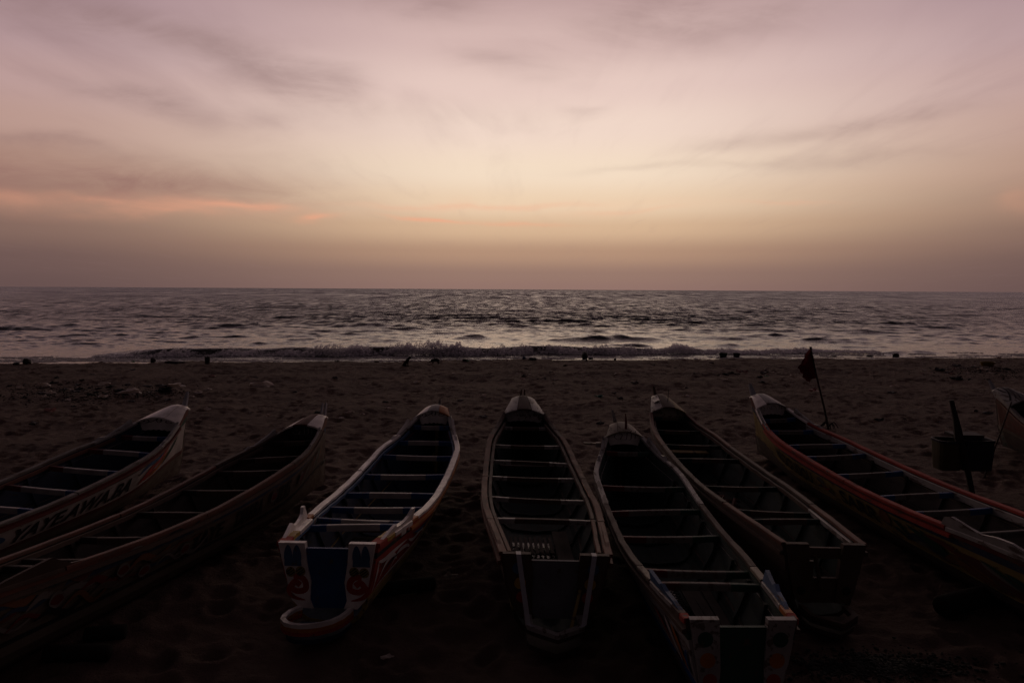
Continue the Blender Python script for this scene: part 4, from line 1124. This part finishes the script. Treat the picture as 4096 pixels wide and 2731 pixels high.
# ---- far right: only its bow is in the picture
b = Boat(8, 'grey-white boat with carved bow scrolls, cut by the right edge')
hull(b, [(0.0, 0.17, 0.016, GREYW), (0.172, 0.96, 0.0, FRED), (0.962, 1.08, 0.014, TAN)], IN_GREEN, DWOOD)
for s in (-1, 1):
    b.rail(s, [(0.0, 0.2, GREYW), (0.2, 0.45, GREYW), (0.45, 0.7, GREYW), (0.7, 0.9, FGREY)], 0.085)
    b.rub(s, RWOOD, 0.0, 0.96, 0.15, 0.05); b.cheek(s, STEEP, GREYW)
b.ribs([0.2, 0.4, 0.6, 0.75], IN_GREEN)
b.thwarts([0.12, 0.25, 0.4, 0.52, 0.64, 0.76, 0.86], [GREEN, GREYW, GREEN])
b.bow(0.915, [GREYW, FGREY, GREYW], DWOOD, DWOOD, STEEL, (-0.16, 0.12, 0.22, 0.13), None, None, crown=0.12, scallop=False)
b.stern(GREYW, GREEN); b.platform(0.42, GREYW, [RED], DWOOD)
mb = MB()
for wd, ln in ((0.03, [(-0.75, 0.925), (-0.5, 0.95), (-0.3, 0.985), (-0.55, 1.01), (-0.75, 0.99), (-0.55, 0.965)]), (0.022, [(-0.4, 0.925), (-0.2, 0.95), (-0.05, 0.99)]), (0.022, [(-0.15, 0.925), (0.05, 0.95), (0.1, 0.99)]), (0.02, [(0.2, 0.925), (0.35, 0.95), (0.4, 0.99)])):
    ribbon(mb, ln, wd, lambda u, v: b.deck_point(v, u, 0.010), BLACK, scale=(0.25, b.L))
mb.build('painted_motif', b.root)

# ---- log rollers lying by the hulls
ROLL = [((505, 2548), (340, 2560), 0.08, 'short black log roller poking out under the scroll-painted boat'), ((440, 2618), (180, 2640), 0.085, 'thick black log roller nearer the camera, beside the scroll-painted boat'),
        ((1738, 2350), (1480, 2385), 0.085, 'black log roller lying under the blue-sterned boat'), ((3760, 2460), (3990, 2400), 0.12, 'black log roller under the red-railed boat')]
for (a, c, r_, lb) in ROLL:
    p = on_sand(*a); q_ = on_sand(*c); mb = MB()
    pl = [Vector((p.x, p.y, p.z)).lerp(Vector((q_.x, q_.y, q_.z)), f) + Vector((0, 0, r_ * 0.8)) for f in (0, 0.03, 0.3, 0.6, 0.97, 1)]
    mb.tube(pl, [r_ * 0.82, r_, r_ * 1.03, r_, r_ * 0.96, r_ * 0.8], TARRED, 12, 0.03)
    tag(mb.build('log_roller', smooth=True), lb, 'log', 'log rollers under the boats')

GD = 12.75


def gear(px, py, d=GD):
    """the point at distance d down the beach seen at a pixel of the photograph"""
    v = fw + (px - CX) / F * rv + (CY - py) / F * uv
    k = d / v[1]
    return Vector((k * v[0], d, CAM_H + k * v[2]))


# ------------------------------------------------------------------ flag and right-hand gear
base = on_sand(3316, 1712); D = base.y
tip = gear(3243, 1390, D)
foot = base + Vector((0.02, 0, -0.15))
fl = thing('flag', 'torn dark red flag on a leaning pole behind the red-railed boat', 'flag', (base.x, base.y, base.z))
mb = MB(); ax = tip - foot
mb.tube([foot - base, foot - base + ax * 0.3 + Vector((0.012, 0, 0)), foot - base + ax * 0.65 - Vector((0.01, 0, 0)), tip - base], [0.032, 0.028, 0.024, 0.017], DWOOD, 7); mb.build('pole', fl)
mb = MB(); mb.tube([foot - base + ax * 0.985 - Vector((0, 0, 0.03)), foot - base + ax * 1.01], 0.03, DWOOD, 6); mb.build('pole_knot', fl)


def flag_pt(u, v):                               # u from the pole outwards, v down the pole
    top = tip - base - ax * 0.02
    p = top - ax * (0.33 * v)
    out = Vector((-1, 0.15, -0.10)).normalized()
    w = 0.03 + 0.40 * min(1, v * 1.7) * (1 - 0.42 * max(0, v - 0.5) / 0.5)
    w *= 1 + 0.09 * math.sin(v * 17) + 0.06 * math.sin(v * 41 + 1) if v > 0.1 else 1
    q = p + out * (w * u) + Vector((0, 0.09 * math.sin(u * 7 + v * 4) * u, -0.22 * u * u * (0.6 + v) * w))
    return q


mb = MB(); n, mm = 12, 22
vs = [flag_pt(i / n, j / mm) for j in range(mm + 1) for i in range(n + 1)]
vs += [p + Vector((0, 0.004, 0)) for p in vs]
nn = (n + 1) * (mm + 1)
fs = [(j * (n + 1) + i, j * (n + 1) + i + 1, (j + 1) * (n + 1) + i + 1, (j + 1) * (n + 1) + i) for j in range(mm) for i in range(n)]
mb.add(vs, fs + [tuple(nn + k for k in reversed(f)) for f in fs], FLAGRED); mb.build('cloth', fl, True)
mb = MB()
for k in range(10):
    a0 = random.uniform(0, 6.28); mb.tube([(0, 0, 0.05), (0.12 * math.cos(a0), 0.12 * math.sin(a0), 0.16 + 0.05 * random.random()), (0.24 * math.cos(a0), 0.2 * math.sin(a0), 0.03)], 0.012, TWINE, 4)
o = mb.build('rope_tuft'); o.location = base; tag(o, 'dark tuft of rope at the foot of the flag pole', 'rope')

TUB = plain('olive_tub_plastic', (0.055, 0.047, 0.016), 0.6); CRATE = plain('navy_crate_plastic', (0.010, 0.013, 0.028), 0.55); DARK = plain('near_black_board', (0.014, 0.012, 0.012), 0.7)


def tub(name, label, cat, c, rx, ry, h, m, rim_m, flare=0.8, squareness=2.0, rot=0.0, group=None):
    """open tub with wall thickness and a rolled rim"""
    t = thing(name, label, cat, c, (0, 0, rot), group); mb = MB(); n = 24

    def ring(z, k):
        out = []
        for i in range(n):
            a = 2 * math.pi * i / n; ca, sa = math.cos(a), math.sin(a)
            q = (abs(ca) ** squareness + abs(sa) ** squareness) ** (-1 / squareness)
            out.append((rx * k * q * ca, ry * k * q * sa, z))
        return out
    mb.loft([ring(0.0, flare), ring(h * 0.5, (1 + flare) / 2 + 0.03), ring(h, 1.0), ring(h, 0.93), ring(0.03, flare * 0.93)], m); mb.build('body', t)
    mb = MB(); mb.loft([ring(h - 0.03, 1.035), ring(h + 0.015, 1.045), ring(h + 0.015, 0.97), ring(h - 0.005, 0.94)], rim_m, caps=False); mb.build('rim', t)
    return t


a = on_sand(3890, 1975); t_ = gear(3806, 1600, GD + 0.1); m_ = gear(3836, 1748, GD)
mb = MB(); mb.tube([a - Vector((0, 0, 0.25)), a, a.lerp(m_, 0.5) + Vector((0.02, 0, 0)), m_, m_.lerp(t_, 0.5) + Vector((0.012, 0, 0)), t_], [0.055, 0.05, 0.055, 0.085, 0.055, 0.04], DARK, 7, 0.06)
tag(mb.build('leaning_post'), 'dark leaning wooden post carrying the bins, right of the red-railed boat', 'post')
c = gear(3806, 1882); tub('plastic_tub', 'olive plastic tub with a dark blue rim hung on the leaning post', 'tub', (c.x, c.y + 0.16, c.z), 0.235, 0.22, 0.56, TUB, CRATE, 0.82, 4)
c = gear(3912, 1884); tub('plastic_crate', 'dark blue square fish crate hung on the leaning post', 'crate', (c.x + 0.02, c.y + 0.22, c.z), 0.29, 0.24, 0.575, CRATE, CRATE, 0.93, 8)
c = gear(3890, 1750); mb = MB(); mb.box((0, 0, 0), (0.58, 0.30, 0.05), DARK, Euler((0.05, 0.02, 0.02))); o = mb.build('board'); o.location = (c.x, c.y + 0.24, c.z + 0.01)
tag(o, 'dark board laid across the blue fish crate', 'board')
a = on_sand(3930, 1905); t_ = gear(4046, 1608, 14.6); mb = MB(); mb.tube([a - Vector((0, 0, 0.1)), a.lerp(t_, 0.5) + Vector((0.015, 0, 0)), t_], [0.02, 0.018, 0.014], DWOOD, 6)
tag(mb.build('leaning_stick'), 'thin stick leaning from behind the blue crate to the far-right bow', 'stick')

# ------------------------------------------------------------------ things along the waterline
def rock(name, label, cat, c, r, m, squash=0.6, group=None, seed=0):
    bm = bmesh.new(); bmesh.ops.create_icosphere(bm, subdivisions=2, radius=1.0); rr = random.Random(seed)
    for v in bm.verts:
        k = 1 + 0.22 * math.sin(v.co.x * 3.1 + seed) * math.sin(v.co.y * 2.7 + seed * 2) + rr.uniform(-0.1, 0.1)
        v.co = Vector((v.co.x * r[0], v.co.y * r[1], v.co.z * r[2])) * k
    me = bpy.data.meshes.new(name); bm.to_mesh(me); bm.free(); me.materials.append(m)
    o = bpy.data.objects.new(name, me); COL.objects.link(o); o.location = (c[0], c[1], c[2] + r[2] * squash)
    return tag(o, label, cat, group)


ROCKM = plain('dark_wet_rock', (0.022, 0.018, 0.016), 0.6)
p = on_sand(830, 1455); tub('drum', 'short dark drum standing at the waterline before the long wave', 'drum', (p.x, p.y, p.z), 0.12, 0.12, 0.32, ROCKM, ROCKM, 0.95)
p = on_sand(2893, 1430); tub('basin', 'green plastic basin on the waterline near the red flag', 'basin', (p.x, p.y, p.z), 0.25, 0.25, 0.27, plain('green_basin_plastic', (0.012, 0.06, 0.03), 0.4), plain('green_basin_plastic', (0.012, 0.06, 0.03), 0.4), 0.68)
p = on_sand(2946, 1430); tub('bucket', 'dark round bucket standing right of the green basin', 'bucket', (p.x, p.y, p.z), 0.20, 0.20, 0.26, ROCKM, ROCKM, 0.8)
p = on_sand(2338, 1436); rock('fender', 'large round black float resting on the sand before the surf', 'float', p, (0.21, 0.2, 0.23), ROCKM, 0.75, seed=1)
p = on_sand(2362, 1437); rock('rock', 'small dark lump against the round black float', 'rock', p, (0.13, 0.1, 0.07), ROCKM, seed=2)
p = on_sand(2096, 1437); rock('ball', 'small blue ball at the waterline', 'ball', p, (0.1, 0.1, 0.1), plain('blue_ball', (0.02, 0.05, 0.14), 0.4), 0.8, seed=0)
p = on_sand(2130, 1438); rock('rock', 'flat dark lump right of the blue ball', 'rock', p, (0.22, 0.1, 0.08), ROCKM, seed=3)
p = on_sand(1862, 1445); rock('rag', 'black crumpled rag with green edge on the wet sand', 'rag', p, (0.15, 0.1, 0.08), ROCKM, seed=4)
p = on_sand(1872, 1446); rock('plastic_scrap', 'bright green plastic scrap by the black rag', 'litter', p, (0.09, 0.06, 0.03), plain('green_plastic', (0.03, 0.3, 0.12), 0.5), seed=5)
p = on_sand(108, 1457); rock('rock', 'dark rock at the waterline near the left edge', 'rock', p, (0.18, 0.14, 0.16), ROCKM, seed=6)
p = on_sand(65, 1458); rock('rock', 'low faint lump left of the dark waterline rock', 'rock', p, (0.17, 0.12, 0.07), ROCKM, seed=7)
p = on_sand(611, 1449); rock('rock', 'pointed dark lump on the wet sand left of the drum', 'rock', p, (0.13, 0.1, 0.16), ROCKM, seed=8)
p = on_sand(531, 1447); rock('plastic_scrap', 'green bottle scrap on the wet sand at left', 'litter', p, (0.12, 0.06, 0.04), plain('green_plastic', (0.03, 0.3, 0.12), 0.5), seed=9)
p = on_sand(700, 1451); rock('sand_clod', 'wide low dark clod of weed left of the drum', 'weed', p, (0.5, 0.2, 0.08), ROCKM, seed=10)
p = on_sand(3582, 1428); rock('rock', 'dark rock on the waterline right of the flag', 'rock', p, (0.2, 0.15, 0.16), ROCKM, seed=11)
p = on_sand(3745, 1418); rock('rock', 'paired dark lumps on the waterline near the right edge', 'rock', p, (0.32, 0.12, 0.10), ROCKM, seed=12)
p = on_sand(3330, 1428); rock('driftwood', 'dark driftwood piece just right of the flag', 'driftwood', p, (0.28, 0.1, 0.05), ROCKM, seed=13)
p = on_sand(3480, 1427); rock('driftwood', 'flat dark driftwood midway between flag and waterline rock', 'driftwood', p, (0.22, 0.1, 0.06), ROCKM, seed=14)
p = on_sand(2460, 1440); rock('rock', 'tiny dark stone on the wet sand right of the round float', 'rock', p, (0.07, 0.06, 0.06), ROCKM, seed=15)
p = on_sand(1508, 1449); rock('plastic_scrap', 'pale scrap on a dark clod left of the sitting dog', 'litter', p, (0.14, 0.08, 0.06), plain('pale_scrap', (0.3, 0.26, 0.2), 0.6), seed=16)
p = on_sand(3950, 1462); tub('basin', 'yellow basin lying on the right-hand litter heap', 'basin', (p.x, p.y, p.z), 0.34, 0.25, 0.18, plain('yellow_basin', (0.22, 0.14, 0.012), 0.5), plain('yellow_basin', (0.22, 0.14, 0.012), 0.5), 0.8)


def skin_body(name, verts, edges, rad, mat):
    me = bpy.data.meshes.new(name); me.from_pydata(verts, edges, []); o = bpy.data.objects.new(name, me); COL.objects.link(o)
    o.modifiers.new('Skin', 'SKIN'); sm = o.modifiers.new('Sub', 'SUBSURF'); sm.levels = 1; sm.render_levels = 1
    for i, r_ in enumerate(rad): me.skin_vertices[0].data[i].radius = (r_, r_)
    me.skin_vertices[0].data[0].use_root = True
    dg = bpy.context.evaluated_depsgraph_get(); m2 = bpy.data.meshes.new_from_object(o.evaluated_get(dg)); bpy.data.objects.remove(o)
    m2.materials.clear(); m2.materials.append(mat); ob = bpy.data.objects.new(name, m2); COL.objects.link(ob)
    m2.polygons.foreach_set('use_smooth', [True] * len(m2.polygons))
    return ob


FUR = plain('dark_brown_fur', (0.028, 0.019, 0.014), 0.85, 0.2)
# sitting dog seen from behind its left side, head up to the right
V = [(-0.10, 0, 0.12), (0.0, 0, 0.26), (0.10, 0, 0.38), (0.18, 0, 0.47), (0.25, 0, 0.53), (0.34, 0.0, 0.51), (0.12, 0.06, 0.20), (0.15, 0.06, 0.02), (0.19, 0.06, 0.015), (0.12, -0.06, 0.20), (0.16, -0.06, 0.02), (0.20, -0.06, 0.015),
     (-0.02, 0.11, 0.12), (0.02, 0.11, 0.03), (0.10, 0.11, 0.02), (-0.02, -0.11, 0.12), (0.02, -0.11, 0.03), (0.10, -0.11, 0.02), (-0.20, 0, 0.04), (-0.30, 0.02, 0.03), (0.235, 0.05, 0.61), (0.235, -0.05, 0.61)]
E_ = [(0, 1), (1, 2), (2, 3), (3, 4), (4, 5), (2, 6), (6, 7), (7, 8), (2, 9), (9, 10), (10, 11), (0, 12), (12, 13), (13, 14), (0, 15), (15, 16), (16, 17), (0, 18), (18, 19), (4, 20), (4, 21)]
rd = [0.11, 0.105, 0.10, 0.065, 0.065, 0.03, 0.04, 0.026, 0.022, 0.04, 0.026, 0.022, 0.06, 0.035, 0.022, 0.06, 0.035, 0.022, 0.025, 0.012, 0.016, 0.016]
dog = skin_body('dog', V, E_, rd, FUR); dog.location = on_sand(1622, 1463); dog.scale = (0.85,) * 3
tag(dog, 'thin dark dog sitting upright on the sand, facing the sea', 'dog')
# standing dog, head down to the left, legs at the ground
V = [(0.27, 0, 0.34), (0.12, 0, 0.37), (-0.05, 0, 0.36), (-0.19, 0, 0.34), (-0.33, 0, 0.27), (-0.41, 0, 0.20), (-0.49, 0, 0.15), (-0.19, 0.07, 0.22), (-0.19, 0.07, 0.11), (-0.22, 0.07, 0.015), (-0.15, -0.07, 0.22), (-0.13, -0.07, 0.11), (-0.15, -0.07, 0.015),
     (0.26, 0.07, 0.23), (0.31, 0.07, 0.12), (0.27, 0.07, 0.015), (0.23, -0.07, 0.23), (0.26, -0.07, 0.12), (0.22, -0.07, 0.015), (0.36, 0, 0.33), (0.42, 0, 0.26), (-0.36, 0.05, 0.30), (-0.36, -0.05, 0.30)]
E_ = [(0, 1), (1, 2), (2, 3), (3, 4), (4, 5), (5, 6), (3, 7), (7, 8), (8, 9), (3, 10), (10, 11), (11, 12), (0, 13), (13, 14), (14, 15), (0, 16), (16, 17), (17, 18), (0, 19), (19, 20), (5, 21), (5, 22)]
rd = [0.13, 0.145, 0.15, 0.14, 0.085, 0.065, 0.03, 0.05, 0.03, 0.022, 0.05, 0.03, 0.022, 0.065, 0.032, 0.022, 0.065, 0.032, 0.022, 0.025, 0.012, 0.016, 0.016]
dog = skin_body('dog', V, E_, rd, FUR); dog.location = on_sand(1740, 1453); dog.scale = (0.62, 0.62, 0.62)
tag(dog, 'dark dog standing head down, sniffing the wet sand', 'dog')

# ------------------------------------------------------------------ litter
PALE = plain('pale_plastic_litter', (0.78, 0.69, 0.64), 0.5)
h_ = NT(PALE.node_tree); o_ = [n for n in PALE.node_tree.nodes if n.type == 'OUTPUT_MATERIAL'][0]; b_ = [n for n in PALE.node_tree.nodes if n.type == 'BSDF_PRINCIPLED'][0]
tr_ = h_.n('ShaderNodeBsdfTranslucent'); tr_.inputs[0].default_value = (0.8, 0.72, 0.66, 1); mx_ = h_.n('ShaderNodeMixShader'); mx_.inputs[0].default_value = 0.4
h_.link(b_.outputs[0], mx_.inputs[1]); h_.link(tr_.outputs[0], mx_.inputs[2]); h_.link(mx_.outputs[0], o_.inputs[0])      # thin film lets light through
GREYL = plain('grey_litter', (0.12, 0.11, 0.11), 0.7); DARKL = plain('dark_litter', (0.02, 0.02, 0.02), 0.8)
TEALL = plain('teal_litter', (0.01, 0.12, 0.09), 0.6); PINKL = plain('pink_litter', (0.4, 0.2, 0.18), 0.6)


def crumple(name, label, cat, c, r, m, group=None, seed=0, flat=0.45):
    """a crumpled bag or rag: a creased, uneven lump lying on the sand"""
    bm = bmesh.new(); bmesh.ops.create_icosphere(bm, subdivisions=2, radius=1.0); rr = random.Random(seed)
    ax_ = [Vector((rr.uniform(-1, 1), rr.uniform(-1, 1), rr.uniform(-.6, 1))).normalized() for _ in range(7)]
    for v in bm.verts:
        k = 1.0
        for a_ in ax_: k += 0.36 * math.sin(6 * v.co.dot(a_) + a_.x * 5) * 0.5
        k *= 1 + rr.uniform(-0.3, 0.3)
        v.co = Vector((v.co.x * r, v.co.y * r * 0.7, max(v.co.z, -0.3) * r * flat)) * max(k, 0.3)
    me = bpy.data.meshes.new(name); bm.to_mesh(me); bm.free(); me.materials.append(m)
    o = bpy.data.objects.new(name, me); COL.objects.link(o); o.location = (c[0], c[1], c[2] + 0.12 * r * flat); o.rotation_euler = (0, 0, rr.uniform(-0.6, 0.6))
    return tag(o, label, cat, group)


BIG = [(178, 1548, .22, PALE, 'upright pale bag at the left end of the litter heap'), (199, 1574, .17, PALE, 'pale standing scrap just below the upright bag'), (412, 1540, .24, PALE, 'flat light plate-like scrap at the top of the left litter heap'),
       (528, 1569, .34, PALE, 'spiky torn white plastic bag in the left litter heap'), (590, 1546, .18, GREYL, 'grey crumpled bag behind the torn white bag'), (648, 1545, .22, GREYL, 'bluish grey bag between torn bag and long pale sack'),
       (705, 1544, .42, PALE, 'long pale sack at the right end of the left litter heap'), (660, 1568, .30, DARKL, 'black bag with white folds in front of the long sack'), (1050, 1543, .42, PALE, 'long pale cloth lying alone right of the left litter heap'),
       (272, 1597, .13, PALE, 'small pale scrap at the front edge of the left litter heap'), (310, 1568, .16, GREYL, 'grey scrap in the middle of the left litter heap'), (830, 1558, .16, PALE, 'small white scrap right of the long pale sack'), (795, 1572, .18, PALE, 'flat pale scrap nearer than the small white one'),
       (3255, 1562, .20, PINKL, 'pinkish crumpled scrap left of the flag pole'), (2747, 1584, .16, PALE, 'pale rag alone between two bow tips'), (2395, 1585, .17, TEALL, 'teal plastic scrap on the sand behind the centre boat'), (3060, 1500, .17, plain('green_plastic', (0.03, 0.3, 0.12), 0.5), 'green bottle left of the red flag'),
       (3150, 1497, .16, PALE, 'whitish scrap just left of the red flag'), (2738, 1482, .13, PALE, 'cream lump on the sand left of the flag'), (3576, 1546, .16, PALE, 'flat pale scrap on open sand right of the flag'), (3570, 1571, .16, GREYL, 'second flat scrap below the pale one, right of the flag'),
       (1795, 2305, .13, CREAM, 'creased brown paper lying between the blue-sterned and centre boats'), (1553, 2627, .06, PALE, 'tiny white corner of paper in the dark foreground'), (335, 1712, .06, PALE, 'small pale stick end on the sand behind the left boat'),
       (3830, 1468, .26, GREYL, 'long grey scrap on the right-hand litter heap'), (3760, 1483, .28, DARKL, 'dark bag at the left end of the right-hand litter heap'), (3830, 1517, .3, DARKL, 'flat dark bag in front of the right-hand litter heap')]
for k, (px, py, r_, m, lb) in enumerate(BIG):
    crumple('litter_scrap', lb, 'litter', on_sand(px, py), r_ * 0.85, m, None, k + 20, 0.5 if k < 2 or m is DARKL else 0.36)
SMALL = 'small scraps of litter scattered over the sand'
r6 = random.Random(9)
spots = [(r6.gauss(380, 230), r6.gauss(1565, 22)) for _ in range(46)] + [(r6.gauss(3000, 150), r6.gauss(1495, 14)) for _ in range(26)] + [(r6.gauss(3930, 100), r6.gauss(1490, 16)) for _ in range(26)] + \
        [(r6.uniform(100, 4000), r6.uniform(1450, 1700)) for _ in range(52)] + [(r6.gauss(2130, 90), r6.gauss(1505, 14)) for _ in range(12)] + [(r6.uniform(1250, 4000), 1446 - 0.008 * r6.uniform(0, 3000) + r6.uniform(-4, 14)) for _ in range(24)]
for k, (px, py) in enumerate(spots):
    if px < 4 or px > 4090: continue
    m = r6.choice([PALE, GREYL, GREYL, DARKL, DARKL, PALE, PINKL])
    if k < 46: m = r6.choice([PALE, GREYL, DARKL, DARKL, DARKL])
    lb = {PALE: 'small pale scrap of litter on the sand', GREYL: 'small grey scrap of litter on the sand', DARKL: 'small dark scrap of litter on the sand', PINKL: 'small pinkish scrap of litter on the sand'}[m]
    crumple('litter_scrap', lb, 'litter', on_sand(px, py), r6.uniform(0.05, 0.13), m, SMALL, 100 + k, 0.45)
# tangled weed and rubbish that reads as one dark mass
pts = []; rad = []
for cx_, cy_, sx_, sy_, n in ((330, 1575, 190, 18, 1300), (640, 1572, 60, 12, 250), (3960, 1488, 110, 12, 700), (3500, 2665, 190, 28, 1600)):
    for k in range(n):
        p = on_sand(r6.gauss(cx_, sx_), r6.gauss(cy_, sy_))
        pts.append((p.x, p.y, p.z + 0.01)); rad.append(0.008 + (0.034 if cy_ < 2000 else 0.018) * r6.random() ** 2)
o = lumps('tangled_weed', pts, rad, plain('dark_tangled_weed', (0.022, 0.024, 0.020), 0.8), 0.5); o['kind'] = 'stuff'
